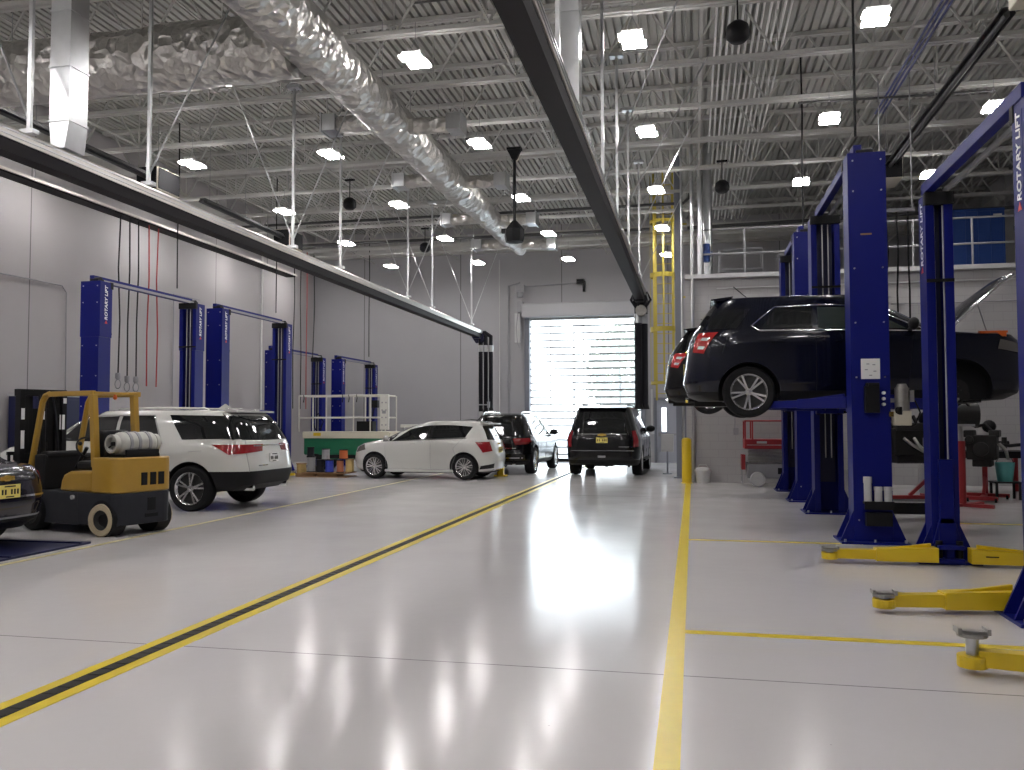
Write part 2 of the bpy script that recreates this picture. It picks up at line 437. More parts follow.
# markings painted on the floor
def strip(name, x0, x1, y0, y1, label, z=0.003, mat='linepaint'):
    o = MB().box(((x0+x1)/2, (y0+y1)/2, z/2), (x1-x0, y1-y0, z)).build(name, M[mat]); o['kind'] = 'structure'; o['label'] = label; return o
strip('floor_marking', -0.185, -0.07, YF, 21.3, 'long yellow lane line running to the bollard')
strip('floor_marking', -0.075, 9.0, 6.20, 6.29, 'yellow cross line between the two sets of yellow lift arms')
strip('floor_marking', -0.075, 2.0, 11.02, 11.10, 'thin yellow cross line ending at the big blue post')
strip('floor_marking', 3.6, 5.4, 13.5, 13.62, 'yellow dashes beyond the narrower blue post')
strip('floor_marking', -7.16, -7.08, 4, 26, 'worn yellow line along the bays with the forklift and white cars', mat='linefaded')
strip('floor_marking', -3.625, -3.535, YF, 29.5, 'yellow edge line along the drain on the forklift side')
strip('floor_marking', -3.44, -3.35, YF, 29.5, 'yellow edge line along the drain on the blue post side')
b = MB(); b.box((-3.4875, 10.75, 0.003), (0.095, 37.5, 0.006))
for y in np.arange(-2, 29.4, 0.12): b.box((-3.4875, y, 0.007), (0.08, 0.02, 0.004))
tag(b.build('trench_drain', M['black']), 'black slotted trench drain between two yellow lines in the floor', 'floor drain')
# blue drive-on plate at the left edge
b = MB(); b.box((-9.9, 8.55, 0.012), (5.2, 1.45, 0.024))
for y in (8.0, 9.1): b.box((-9.9, y, 0.03), (5.2, 0.03, 0.02))
tag(b.build('floor_lift_plate', M['blue_dark'], bevel=0.004), 'dark blue steel lift plate flush in the floor under the dark sedan', 'lift plate')

# ------------------------------------------------------------------ steel joists
jy = [12.5+2.06*k for k in range(-9, 9)]
ZB, ZT = 7.6, 8.808
first = True
def joist_mesh():
    tc = MB(); tc.box(((XL+XR)/2, -0.045, ZT), (XR-XL-0.3, 0.06, 0.08)); tc.box(((XL+XR)/2, 0.045, ZT), (XR-XL-0.3, 0.06, 0.08))
    bc = MB(); bc.box(((XL+XR)/2, -0.05, ZB), (XR-XL-0.3, 0.07, 0.07)); bc.box(((XL+XR)/2, 0.05, ZB), (XR-XL-0.3, 0.07, 0.07))
    w = MB(); x = XL+0.4; k = 0
    while x+0.75 < XR-0.2:
        w.bar((x, 0, ZB if k % 2 else ZT), (x+0.75, 0, ZT if k % 2 else ZB), 0.035, 0.035)
        if k % 2 == 0: w.bar((x+0.75, 0, ZB), (x+0.75, 0, ZT), 0.022, 0.022)
        x += 0.75; k += 1
    return tc, bc, w
tc, bc, w = joist_mesh()
vis = [k for k, y in enumerate(jy) if y > 9.5]
proto = None
for k, y in enumerate(jy):
    fromback = len(jy)-k
    ordn = ['first', 'second', 'third', 'fourth', 'fifth', 'sixth', 'seventh', 'eighth', 'ninth', 'tenth', 'eleventh', 'twelfth', 'thirteenth', 'fourteenth', 'fifteenth', 'sixteenth', 'seventeenth', 'eighteenth', 'nineteenth'][fromback-1]
    if proto is None:
        proto = thing('roof_joist', '', 'joist', (0, y, 0))
        tc.build('top_chord', M['joist'], proto); bc.build('bottom_chord', M['joist'], proto); w.build('web', M['joist'], proto)
        o = proto
    else:
        o = copy_tree(proto); o.location = (0, y, 0)
    tag(o, 'white open-web steel roof joist, %s one counted from the back wall' % ordn, 'joist', 'steel joists under the roof deck')
# bridging rods between the joists
for i, x in enumerate((-12.0, -8.6, -3.0, 0.2, 3.4, 6.6)):
    b = MB(); b.bar((x, 3, ZB+0.02), (x, YB-0.3, ZB+0.02), 0.035, 0.035); b.bar((x, 3, ZT-0.08), (x, YB-0.3, ZT-0.08), 0.03, 0.03)
    tag(b.build('joist_bridging', M['joist']), 'thin steel bridging pair crossing the joists, ' + ['beside the side wall over the blue posts', 'over the long exhaust rail by the side wall', 'between the foil duct and the middle exhaust rail', 'above the yellow lane line', 'over the raised dark car', 'at the far side over the mezzanine'][i], 'bridging', 'bridging between the joists')

# ------------------------------------------------------------------ ceiling lamps
def make_lamp():
    t = thing('ceiling_lamp', '', 'ceiling lamp')
    b = MB()
    b.box((0, 0, 0.05), (0.30, 0.44, 0.05)); b.box((0, 0, 0.10), (0.12, 0.2, 0.06))
    b.build('housing', M['white'], t)
    for s in (-1, 1):
        MB().box((s*0.02, s*0.135, 0.01), (0.34, 0.205, 0.035)).build('diffuser', M['lamp_panel'], t, bevel=0.008)
    r = MB(); r.cyl((-0.1, 0, 0.13), (0, 0, 0.36), 0.006, n=6); r.cyl((0.1, 0, 0.13), (0, 0, 0.36), 0.006, n=6); r.cyl((0, 0, 0.36), (0, 0, 0.62), 0.005, n=6)
    r.build('hanger', M['grey'], t)
    return t
LX = [(-13.55, 'along the side wall'), (-10.45, 'over the wall-side blue posts'), (-7.27, 'beside the long exhaust rail'), (-4.1, 'along the foil duct'), (-0.80, 'above the yellow lane line'), (2.5, 'over the tall blue post'), (5.25, 'beside the far blue posts')]
LY = [(-3.9, 'behind the viewer'), (0.1, 'over the viewer'), (4.1, 'just before the view'), (8.1, 'above the view'), (12.2, 'first into the hall'), (16.2, 'second into the hall'), (20.4, 'third into the hall'), (24.5, 'fourth into the hall'), (28.5, 'last before the back wall')]
lamp = None
for y, yl in LY:
    for i, (x, xl) in enumerate(LX):
        if (y > 22 and i > 4) or (y < 2 and i > 4) or (y < 13 and i > 5): continue
        if lamp is None: lamp = make_lamp(); o = lamp
        else: o = copy_tree(lamp)
        o.location = (x, y, 7.0)
        tag(o, 'lit twin-panel lamp in the row %s, %s' % (xl, yl), 'ceiling lamp', 'lit lamps under the roof')

# ------------------------------------------------------------------ ducts
t = thing('supply_duct', 'long foil-wrapped round air duct running down the hall with a branch to the side wall', 'air duct', (-5.35, 11.3, 7.0))
def wob(mb, a, b, r0, r1, seg=0.16):
    a = Vector(a); b = Vector(b); n = max(2, int((b-a).length/seg)); pts = []; rs = []
    for i in range(n+1):
        k = i/n; pts.append(a.lerp(b, k)); rs.append((r0+(r1-r0)*k)*(1+random.uniform(-.03, .03)))
    v0 = len(mb.v); mb.tube(pts, r0, 30, rs=rs)
    for q in range(v0, len(mb.v)):
        j_ = .022 if q % 3 else .05
        mb.v[q] = tuple(c+random.uniform(-j_, j_)*r0 for c in mb.v[q])
b = MB(); wob(b, (0, -17, 0), (0, 0.2, 0), .42, .42); wob(b, (0, 0.2, 0), (0, 8.7, 0), .37, .355); wob(b, (0, 8.7, 0), (0, 13.2, 0), .30, .28); wob(b, (0, 13.2, 0), (0, 15.2, 0), .21, .19)
b.build('trunk_duct', M['foil'], t, smooth=60)
b = MB(); wob(b, (-9.2, 0, 0), (-0.3, 0, 0), .48, .47, .3); b.build('branch_duct', M['foil'], t, smooth=60)
for yy, s in ((3.6, 1), (3.2, -1), (7.4, 1), (7.0, -1), (11.2, 1), (10.8, -1), (14.5, 1), (14.2, -1)):
    b = MB(); rr = .15
    wob(b, (s*.2, yy, 0), (s*1.0, yy, -.02), rr, rr, .15)
    ob = b.build('outlet_duct', M['foil'], t, smooth=60)
    g = MB(); g.box((s*1.12, yy, -.02), (.25, .42, .30)); g.box((s*1.26, yy, -.02), (.03, .48, .36)); g.build('outlet_grille', M['steel'], ob)
b = MB()
for yy in (-9, -5, -1.2, 2.0, 5.2, 8.6, 12.4): b.cyl((0.3, yy, 0), (0.3, yy, 1.6), .006, n=6); b.cyl((-0.3, yy, 0), (-0.3, yy, 1.6), .006, n=6)
b.build('hanger_rod', M['grey'], t)

# rectangular riser ducts above the exhaust rails
t = thing('riser_duct', 'shiny rectangular metal duct dropping onto the long exhaust rail by the side wall', 'air duct', (-7.0, 8.38, 4.60))
b = MB(); b.box((0, 0, 2.2), (0.26, 0.30, 3.8)); b.build('duct_shaft', M['steel'], t)
b = MB(); b.add([(-.13, -.15, .3), (.13, -.15, .3), (.13, .15, .3), (-.13, .15, .3), (-.09, -.16, 0), (.09, -.16, 0), (.09, .16, 0), (-.09, .16, 0)], [(0, 1, 5, 4), (1, 2, 6, 5), (2, 3, 7, 6), (3, 0, 4, 7), (4, 5, 6, 7), (0, 3, 2, 1)])
b.build('duct_boot', M['steel'], t)
for z in (0.32, 0.95, 1.6, 2.25, 2.9, 3.5):
    MB().box((0, 0, z), (0.28, 0.32, 0.02)).build('duct_seam', M['steel'], t)
t = thing('riser_duct', 'thin square metal duct rising from the middle exhaust rail to the roof', 'air duct', (-1.24, 8.9, 4.66))
b = MB(); b.box((0, 0, 2.1), (0.20, 0.24, 3.9)); b.build('duct_shaft', M['steel'], t)
for z in (0.2, 1.2, 2.4, 3.4): MB().box((0, 0, z), (0.22, 0.26, 0.02)).build('duct_seam', M['steel'], t)

# ------------------------------------------------------------------ exhaust rails
def exhaust_rail(X, y0, y1, z, label, hoses, cutter):
    t = thing('exhaust_rail', label, 'exhaust rail', (X, y1, z))
    L = y1-y0
    b = MB(); b.prism([(-.13, -.07), (-.13, .03), (-.08, .075), (.08, .075), (.13, .03), (.13, -.07)], 'Y', -L, 0)
    b.build('rail_profile', M['alu'], t)
    b = MB()
    for s in (-1, 1): b.box((s*.135, -L/2, -.03), (.012, L, .014)); b.box((s*.135, -L/2, .02), (.012, L, .014))
    b.build('rail_groove', M['steel'], t)
    b = MB(); b.prism([(-.115, -.07), (.115, -.07), (.10, -.20), (-.10, -.20)], 'Y', -L, 0); b.build('rubber_lip', M['rail_dark'], t)
    return t
def drop_hose(root, dx, dy, ztop, zbot, r, i):
    b = MB(); b.tube([(dx*.4, dy*.4, ztop+.25), (dx, dy, ztop+.1), (dx, dy, ztop-.2), (dx, dy, zbot)], r, 12)
    for z in np.arange(zbot+.05, ztop-.2, .05): b.lathe([(r, -.012), (r+.006, 0), (r, .012)], (dx, dy, z), n=12)
    o = b.build('drop_hose', M['hose'], root, smooth=50)
    c = MB(); c.cyl((dx, dy, ztop-.42), (dx, dy, ztop-.2), r+.012, n=14); c.build('hose_cuff', M['steel'], o, smooth=True)
    c = MB(); c.cyl((dx, dy, zbot-.12), (dx, dy, zbot), r*1.35, r, n=14); c.build('hose_nozzle', M['black'], o, smooth=True)
t1 = exhaust_rail(-7.0, 2.0, 27.6, 4.5, 'long silver exhaust extraction rail with dark underside on the side by the wall', 3, 0)
t2 = exhaust_rail(-1.18, 2.0, 20.0, 4.5, 'exhaust extraction rail above the middle of the hall pointing at the roller door', 2, 0)
# hanging supports
def supports(root, ys, X, Yend, rise=3.0, braces=()):
    for y in ys:
        b = MB(); b.box((0, y-Yend, .12+rise/2), (.042, .042, rise)); b.box((0, y-Yend, .14), (.16, .10, .05)); b.box((0, y-Yend, rise+.1), (.22, .14, .06))
        b.build('support_post', M['steel'], root)
    for y, dx, dy in braces:
        b = MB(); b.cyl((0, y-Yend, .25), (dx, y+dy-Yend, 3.1), .013, n=6); b.build('support_brace', M['steel'], root)
supports(t1, (7.8, 9.86, 14.0, 16.1, 20.3, 22.35, 26.6), -7.0, 27.6, 2.95, [(7.8, -1.2, -.1), (9.86, 1.0, .6), (14.0, -1.1, -.2), (14.0, 1.1, .3), (16.1, 1.2, 0.3), (20.3, -1.2, 0), (20.3, 1.2, .2), (22.35, -1.2, .2), (26.6, -1.1, 0), (26.6, 1.1, 0)])
supports(t2, (7.6, 11.6, 13.9, 16.4, 19.8), -1.24, 20.0, 2.95, [(11.6, 1.2, -.1), (13.9, 1.5, .4), (16.4, 1.4, .2), (19.8, 1.4, .3), (7.6, -.9, -.4)])
# hose reel heads at the rail ends
for root, nm in ((t1, 0), (t2, 1)):
    b = MB(); b.box((0, -.1, -.16), (.20, .5, .16)); b.cyl((-.16, 0.05, -.18), (.16, 0.05, -.18), .11, n=16)
    for k in range(7):
        a = k*PI/3.5; b.tube([(0, .05, -.15), (.16*math.cos(a), .05+.16*math.sin(a), .02), (.24*math.cos(a), .05+.2*math.sin(a), -.16), (.1*math.cos(a), .05+.1*math.sin(a), -.36)], .03, 7)
    b.build('hose_trolley', M['hose'] if nm else M['blue_dark'], root, smooth=50)
drop_hose(t1, .06, .0, -.25, -2.55, .07, 0); drop_hose(t1, .22, .06, -.25, -2.58, .07, 1); drop_hose(t1, .38, .12, -.25, -2.52, .07, 2)
drop_hose(t2, -.06, .1, -.28, -2.6, .085, 0); drop_hose(t2, .07, .26, -.28, -2.6, .085, 1)
c = MB(); c.cyl((0.02, -.1, -.42), (0.02, .06, -.42), .13, n=16); c.build('hose_clamp', M['castalu'], t2, smooth=True)

# wall-side rail pair and hanging cords
t = thing('utility_rail', 'dark twin overhead track high along the side wall', 'overhead track', (-12.15, 24.2, 6.0))
MB().box((0, -10.5, 0), (.30, 21, .05)).build('track_tray', M['rail_dark'], t)
for s in (-1, 1):
    b = MB(); b.box((s*.2, -10.5, 0.02), (.035, 21, .05)); b.build('track_beam', M['alu'], t)
b = MB()
for y in (-19.5, -15, -10.5, -6, -1.5): b.cyl((0, y, 0), (0, y, 1.6), .012, n=6)
b.build('hanger_rod', M['grey'], t)
def cord(x, y, z0, z1, mat, label, hook, group):
    b = MB(); k = random.uniform(-.04, .04)
    b.tube([(x, y, z0), (x+k, y, (z0*2+z1)/3), (x-k*.5, y, (z0+2*z1)/3), (x, y, z1)], .016, 6)
    t = b.build('hanging_hose', mat, smooth=50)
    tag(t, label, 'hose', group)
    if hook:
        c = MB(); c.lathe([(.045, -.0), (.055, -.02), (.055, -.12), (.03, -.15)], (x, y, z1), n=10)
        c.tube([(x+.07*math.cos(a), y, z1-.24+.10*math.sin(a)) for a in np.linspace(0, 2*PI, 11)], .012, 6)
        c.build('hose_reel_end', M['grey'], t, smooth=50)
for i, (y, zb, mt, hk) in enumerate(((15.98, 2.55, 'black', 1), (16.28, 2.5, 'black', 1), (16.58, 2.5, 'black', 1), (16.95, 2.3, 'redcord', 0), (17.3, 2.3, 'redcord', 0))):
    cord(-12.0, y, 5.95, zb, M[mt], ['black air hose with steel hook over the forklift, first of three black ones', 'black air hose with a coupling hanging over the forklift, between two other black ones', 'black air hose with red collar hanging beside the two red hoses', 'red hose hanging between black hoses and another red hose above the white car', 'red hose hanging beside the far post of the big blue lift, last in its row'][i], hk, 'hoses hanging from the wall track')
for i, (y, zb, mt) in enumerate(((24.1, 1.9, 'black'), (24.6, 1.9, 'black'), (25.0, 1.9, 'redcord'), (25.5, 1.9, 'black'))):
    cord(-12.0, y, 6.9, zb, M[mt], ['black hose hanging over the green platform lift beside the blue post', 'black hose hanging over the green platform lift next to the red one', 'red hose hanging above the green platform lift', 'black hose hanging behind the railing of the green platform lift, past the red one'][i], 0, 'hoses hanging over the green lift')
cord(-11.7, 17.6, 8.5, 4.6, M['black'], 'thin black cable dropping onto the beam of the big blue lift by the wall', 0, None)
cord(-11.6, 22.2, 8.5, 4.6, M['black'], 'thin black cable dropping onto the second blue lift by the wall', 0, None)
cord(-11.75, 29.7, 8.5, 3.9, M['black'], 'thin black cable dropping onto the last blue lift before the back wall', 0, None)
cord(2.05, 11.3, 8.7, 5.1, M['black'], 'thin cable dropping from the roof onto the tall blue post', 0, None)
cord(2.1, 16.9, 8.5, 5.2, M['black'], 'thin cable dropping onto the blue lift behind the raised car', 0, None)
cord(2.55, 6.75, 8.5, 4.1, M['redcord'], 'red cable dropping onto the cut-off blue post at the picture edge', 0, None)
for i, x in enumerate((3.38, 3.56, 3.75)):
    cord(x, 16.0, 5.2, 3.05, M['black'], ['black cable hanging between the tall and narrow blue posts, beside the tall one', 'black cable hanging midway between the tall and narrow blue posts', 'black cable hanging close beside the narrow blue post with the dark top bracket'][i], 0, 'cables over the raised car')
b = MB(); b.box((3.56, 16.0, 5.22), (.6, .08, .06)); b.cyl((3.3, 16, 5.2), (3.3, 16, 7.6), .012, n=6); b.cyl((3.82, 16, 5.2), (3.82, 16, 7.6), .012, n=6)
tag(b.build('cable_bar', M['grey']), 'grey overhead bar carrying three black cables above the raised dark car', 'bar')

# ------------------------------------------------------------------ two-post lifts
def column(root, y, H, face, w, dp, split, mat, label_side, narrow_top=False):
    """face=+1: open channel looks to +Y, -1: to -Y"""
    o = MB(); t_ = .035; hw = w/2; hd = dp/2
    def sect(z0, z1, ww):
        h = ww/2; F = face
        # C profile: web at the outer side, two flanges with lips
        poly = [(-h, -hd*F), (h, -hd*F), (h, hd*F), (h-.09, hd*F), (h-.09, (hd-t_)*F), (h-t_, (hd-t_)*F), (h-t_, (-hd+t_)*F), (-h+t_, (-hd+t_)*F), (-h+t_, (hd-t_)*F), (-h+.09, (hd-t_)*F), (-h+.09, hd*F), (-h, hd*F)]
        o.prism([(p[0], p[1]+y) for p in poly], 'Z', z0, z1)
    if split:
        sect(.02, split, w-.03); sect(split, H, w+.01)
    else: sect(.02, H, w)
    c = o.build('column', mat, root, bevel=.004)
    # base plate and gussets
    b = MB(); b.box((0, y, .012), (w+.34, dp+.30, .024))
    bp = b.build('base_plate', mat, root)
    for s in (-1, 1):
        for yy in (-hd+.02, hd-.02):
            MB().prism([(s*(hw-.01), .02), (s*(hw+.16), .02), (s*(hw-.01), .42)], 'Y', y+yy-.012, y+yy+.012).build('gusset', mat, bp)
    b = MB()
    for s in (-1, 1):
        for yy in (-1, 1): b.cyl((s*(hw+.12), y+yy*(hd+.10), .02), (s*(hw+.12), y+yy*(hd+.10), .055), .016, n=8)
    b.cyl((0, y-(hd+.1), .02), (0, y-(hd+.1), .055), .016, n=8)
    b.build('anchor_bolt', M['steel'], bp)
    # hardware dots on the outer web
    b = MB()
    for zz in (.28, H*.42, H*.56, H*.70, H*.90, H-.10):
        for s in (-1, 1):
            b.cyl((s*(hw-.06), y-face*hd, zz), (s*(hw-.06), y-face*(hd+.012), zz), .011, n=8)
            if H > 4.5: b.build('bolt', M['steel'], c); b = MB()
    if b.v: b.build('bolt', M['steel'], c)
    # inner machinery
    iy = y+face*(hd-.10)
    b = MB(); b.box((0, y-face*.03, H/2+.2), (w-.2, .03, H-.6)); b.build('inner_cover', M['blue_dark'], root)
    for s in (-1, 1):
        b = MB(); b.cyl((s*.045, iy+face*.06, .9), (s*.045, iy+face*.06, H-.12), .009, n=6); b.build('lift_cable', M['ltgrey'], root)
    b = MB(); b.box((0, y+face*(hd+.006), H*.76), (w, .012, .035)); b.build('cross_strap', M['black'], root)
    b = MB(); b.box((0, y+face*(hd-.01), H-.06), (w+.02, .08, .14)); b.box((0, y, H+.03), (w*.45, dp*.5, .07)); b.cyl((-.10, y, H+.05), (.10, y, H+.05), .05, n=14)
    b.build('top_bracket', M['black'], root, bevel=.008)
    if label_side:
        sx = label_side*(hw+(.006 if split else .001))
        b = MB(); b.box((sx, y, H-.46), (.004, dp*.55, .78)); lp = b.build('label_plate', M['blue'], c)
        for zz, tx in ((H-.43, 'ROTARY LIFT'),):
            if label_side > 0: m4 = basis((0, 0, 1), (0, -1, 0), (sx+.003, y, zz))
            else: m4 = basis((0, 0, 1), (0, 1, 0), (sx-.003, y, zz))
            text_mesh(tx, .115, 'label_text', M['logo_white'], lp, m4, .002, shear=.15)
        m4 = (basis((0, 0, 1), (0, -1, 0), (sx+.003, y, H-.82)) if label_side > 0 else basis((0, 0, 1), (0, 1, 0), (sx-.003, y, H-.82)))
        q = MB(); q.lathe([(.001, .002), (.045, .002), (.045, -.002), (.001, -.002)], n=3); me = q.mesh('label_emblem', M['logo_red']); me.transform(m4)
        oo = bpy.data.objects.new('label_emblem', me); COL.objects.link(oo); oo.parent = lp
    return c

def carriage(root, y, z, face, w, dp, mat, h=.95):
    iy = y+face*(dp/2)
    b = MB(); b.box((0, iy+face*.005, z+h/2+.12), (w*.50, .09, h)); b.box((0, iy+face*.05, z+.02), (w*.9, .30, .05)); b.box((0, iy+face*.05, z+.16), (w*.9, .30, .04))
    b.box((0, iy+face*.03, z+.09), (w*.28, .22, .16))
    b.prism([(-w*.25, z+.45), (w*.25, z+.45), (w*.50, z+.18), (-w*.50, z+.18)], 'Y', min(iy, iy+face*.05), max(iy, iy+face*.05)); b.box((0, iy+face*.03, z+.22), (w*.62, .07, .36))
    c = b.build('carriage', mat, root, bevel=.004)
    for s in (-1, 1): b = MB(); b.cyl((s*w*.36, iy+face*.10, z-.02), (s*w*.36, iy+face*.10, z+.22), .035, n=12); b.build('pivot_pin', M['black'], c, smooth=True)
    return c

def swing_arm(root, p, ang, L, z, mat, pad=0.0, name='lift_arm'):
    """arm from pivot p (x,y) towards angle ang, telescoping box with pad"""
    ca, sa = math.cos(ang), math.sin(ang)
    R = Matrix.Rotation(ang, 3, 'Z')
    def W(x, yy, zz): v = R @ Vector((x, yy, zz)); return (p[0]+v.x, p[1]+v.y, z+v.z)
    def hexa(mb, x0, x1, h0, h1, w0, w1, zb=0.0):
        vs = [W(x0, -w0, zb), W(x0, w0, zb), W(x0, w0, zb+h0), W(x0, -w0, zb+h0), W(x1, -w1, zb), W(x1, w1, zb), W(x1, w1, zb+h1), W(x1, -w1, zb+h1)]
        mb.add(vs, [(0, 1, 2, 3), (7, 6, 5, 4), (0, 4, 5, 1), (1, 5, 6, 2), (2, 6, 7, 3), (3, 7, 4, 0)])
    b = MB(); hexa(b, .0, L*.55, .15, .13, .085, .075); hexa(b, L*.05, L*.45, .19, .135, .02, .02)
    a = b.build(name, mat, root, bevel=.006)
    b = MB(); hexa(b, L*.50, L*.93, .10, .095, .058, .05, .015); b.cyl(W(L*.96, 0, .005), W(L*.96, 0, .075), .085, n=18)
    s = b.build('arm_extension', mat, a, bevel=.005)
    b = MB(); q = W(L*.96, 0, 0); zt = .09+pad
    b.cyl((q[0], q[1], z+.05), (q[0], q[1], z+zt), .036, n=14); b.build('adapter_stem', M['steel'], a, smooth=True)
    b = MB(); b.cyl((q[0], q[1], z+zt), (q[0], q[1], z+zt+.018), .085, n=18); b.box((q[0]+.0, q[1], z+zt+.026), (.17, .075, .016)); 
    for k in (-1, 1): b.box((q[0]+k*.08, q[1], z+zt+.035), (.02, .11, .035))
    b.build('arm_pad', M['castalu'], a)
    b = MB(); b.box(W(L*.14, -.088, .08), (.12, .006, .010), rot=R); b.build('arm_slot', M['black'], a)
    return a

def lift(label, X, y0, y1, H, w=.44, dp=.36, split=None, lab=0, carz=(.02, .02), build0=True, group=None):
    t = thing('two_post_lift', label, 'car lift', (X, 0, 0), 0, group)
    mat = M['blue']
    for y, face, cz in ((y0, 1, carz[0]), (y1, -1, carz[1])):
        column(t, y, H, face, w, dp, split if face > 0 else (split if split else None), mat, lab)
        carriage(t, y, cz, face, w, dp, mat)
    b = MB(); L = y1-y0
    b.box((-.08, (y0+y1)/2, H+.08), (.10, L+.1, .12))
    b.build('overhead_beam', mat, t, bevel=.006)
    b = MB(); b.box((.08, (y0+y1)/2, H+.03), (.035, L, .05)); b.build('shutoff_bar', M['grey'], t)
    return t
lift1 = lift('big blue two-post lift by the side wall behind the forklift, first of the four', -11.75, 14.95, 18.3, 4.32, split=3.2, lab=1)
lift2 = lift('blue two-post lift behind the white car with dark roof fin, second along the side wall', -11.6, 19.2, 22.6, 4.32, split=None, lab=1)
lift3 = lift('lower blue two-post lift just behind the second one, left of the green platform lift', -12.2, 23.2, 26.35, 3.62, w=.38, dp=.30, lab=1)
lift4 = lift('lower blue two-post lift behind the green platform lift, last before the back wall', -11.8, 27.05, 30.1, 3.62, w=.38, dp=.30, lab=1)
lift3['label'] = 'lower blue two-post lift, partly hidden, whose posts stand either side of the hanging red hose'
for a, L in ((-1.2, 1.35), (-.86, 1.2)):
    swing_arm(lift2, (.2, 22.25), a, L, .04, M['yellow'])
swing_arm(lift1, (.2, 18.0), -.3, 1.1, .04, M['yellow'])
R1 = lift('tall blue two-post lift holding up the midnight blue car', 2.15, 11.35, 14.75, 4.85, w=.45, dp=.36, carz=(1.62, 1.62))
R0 = lift('blue two-post lift behind the raised midnight blue car, holding the black car', 2.12, 16.8, 19.25, 5.05, w=.46, carz=(1.70, 1.70))
R2 = lift('blue two-post lift with yellow floor arms and an overhead beam at the right edge', 2.61, 7.12, 9.95, 3.95, w=.275, dp=.27, lab=-1)
R2['label'] = 'narrower blue two-post lift with yellow arms spread on the floor before the raised car'
R3 = lift('blue two-post lift mostly out of view whose yellow arm has a tall silver adapter', 2.75, 2.4, 5.75, 4.0, lab=0)
# arms on the floor
swing_arm(R2, (-.15, 9.62), PI+.03, 1.10, .035, M['yellow'])
swing_arm(R2, (.16, 9.60), -.03, 1.35, .035, M['yellow'])
swing_arm(R2, (-.14, 7.36), PI+.17, 1.08, .035, M['yellow'])
swing_arm(R2, (.18, 7.42), .05, 1.1, .035, M['yellow'])
swing_arm(R3, (-.20, 5.38), PI-.20, 1.0, .035, M['yellow'], pad=.095)
swing_arm(R3, (.20, 5.38), .05, 1.1, .035, M['yellow'])
# arms under the raised cars
swing_arm(R1, (-.18, 11.62), PI-.62, 1.25, 1.66, M['blue'])
swing_arm(R1, (.18, 11.62), .62, 1.35, 1.66, M['blue'])
swing_arm(R1, (-.18, 14.46), PI+.62, 1.25, 1.66, M['blue'])
swing_arm(R1, (.18, 14.46), -.62, 1.35, 1.66, M['blue'])
swing_arm(R0, (-.16, 17.05), PI-.5, 1.0, 1.73, M['blue'])
swing_arm(R0, (.16, 17.05), .5, 1.0, 1.73, M['blue'])
swing_arm(R0, (-.16, 19.0), PI+.5, 1.0, 1.73, M['blue'])
# fittings on the tall post
fy = 11.35-.18
b = MB(); b.box((.00, fy-.002, 2.14), (.22, .004, .25)); o = b.build('notice_sheet', M['paper'], R1)
b = MB()
for k, (x, z) in enumerate(((-.05, 2.20), (.02, 2.19), (-.07, 2.13), (.03, 2.11), (-.02, 2.06))): b.box((x+.02, fy-.005, z), (.035, .002, .012))
b.build('notice_marks', M['grey'], o)
b = MB(); b.box((.0, fy-.05, 1.76), (.17, .09, .33)); b.box((.01, fy-.05, 1.94), (.15, .10, .05)); cb = b.build('control_box', M['black'], R1, bevel=.01)
b = MB()
for z in (1.84, 1.77, 1.70): b.cyl((.14, fy+.0, z), (.14, fy-.05, z), .02, n=12)
b.build('control_button', M['white'], cb)


b = MB(); b.cyl((.36, fy+.02, 1.62), (.36, fy+.02, 1.90), .085, n=20); b.cyl((.36, fy+.02, 1.90), (.36, fy+.02, 1.95), .075, .05, n=20); b.box((.46, fy+.0, 1.80), (.05, .09, .14)); b.box((.26, fy+.03, 1.75), (.16, .05, .05))
pm_ = b.build('pump_motor', M['castalu'], R1, smooth=40)
b = MB(); b.box((.35, fy+.02, 1.53), (.20, .16, .18)); b.build('oil_tank', M['beige'], pm_, bevel=.01)
b = MB(); b.cyl((.30, fy-.03, 1.62), (.33, fy-.07, 1.62), .05, n=14); b.tube([(.5, fy, 1.75), (.56, fy, 1.6), (.5, fy, 1.45), (.44, fy, 1.42)], .010, 6); b.build('pump_hose', M['black'], pm_, smooth=40)
b = MB(); b.box((.22, fy-.04, 1.58), (.05, .04, .06)); b.build('pump_valve', M['gold'], pm_)
# adapter rack with spare adapters
b = MB(); b.box((.05, fy-.06, .50), (.34, .12, .03)); b.box((.05, fy-.12, .47), (.34, .012, .10)); b.box((.05, fy-.06, .30), (.30, .10, .16)); rk = b.build('adapter_rack', M['black'], R1)
for x, h in ((-.07, .30), (.05, .18), (.16, .18)):
    b = MB(); b.cyl((x, fy-.06, .515), (x, fy-.06, .515+h), .045, n=16); b.cyl((x, fy-.06, .515+h*.75), (x, fy-.06, .515+h), .05, n=16)
    b.build('spare_adapter', M['ltgrey'], rk, smooth=True)
b = MB(); b.box((-.02, 11.35-.182, 3.82), (.13, .004, .02)); b.build('scuff_mark', M['cardboard'], R1)

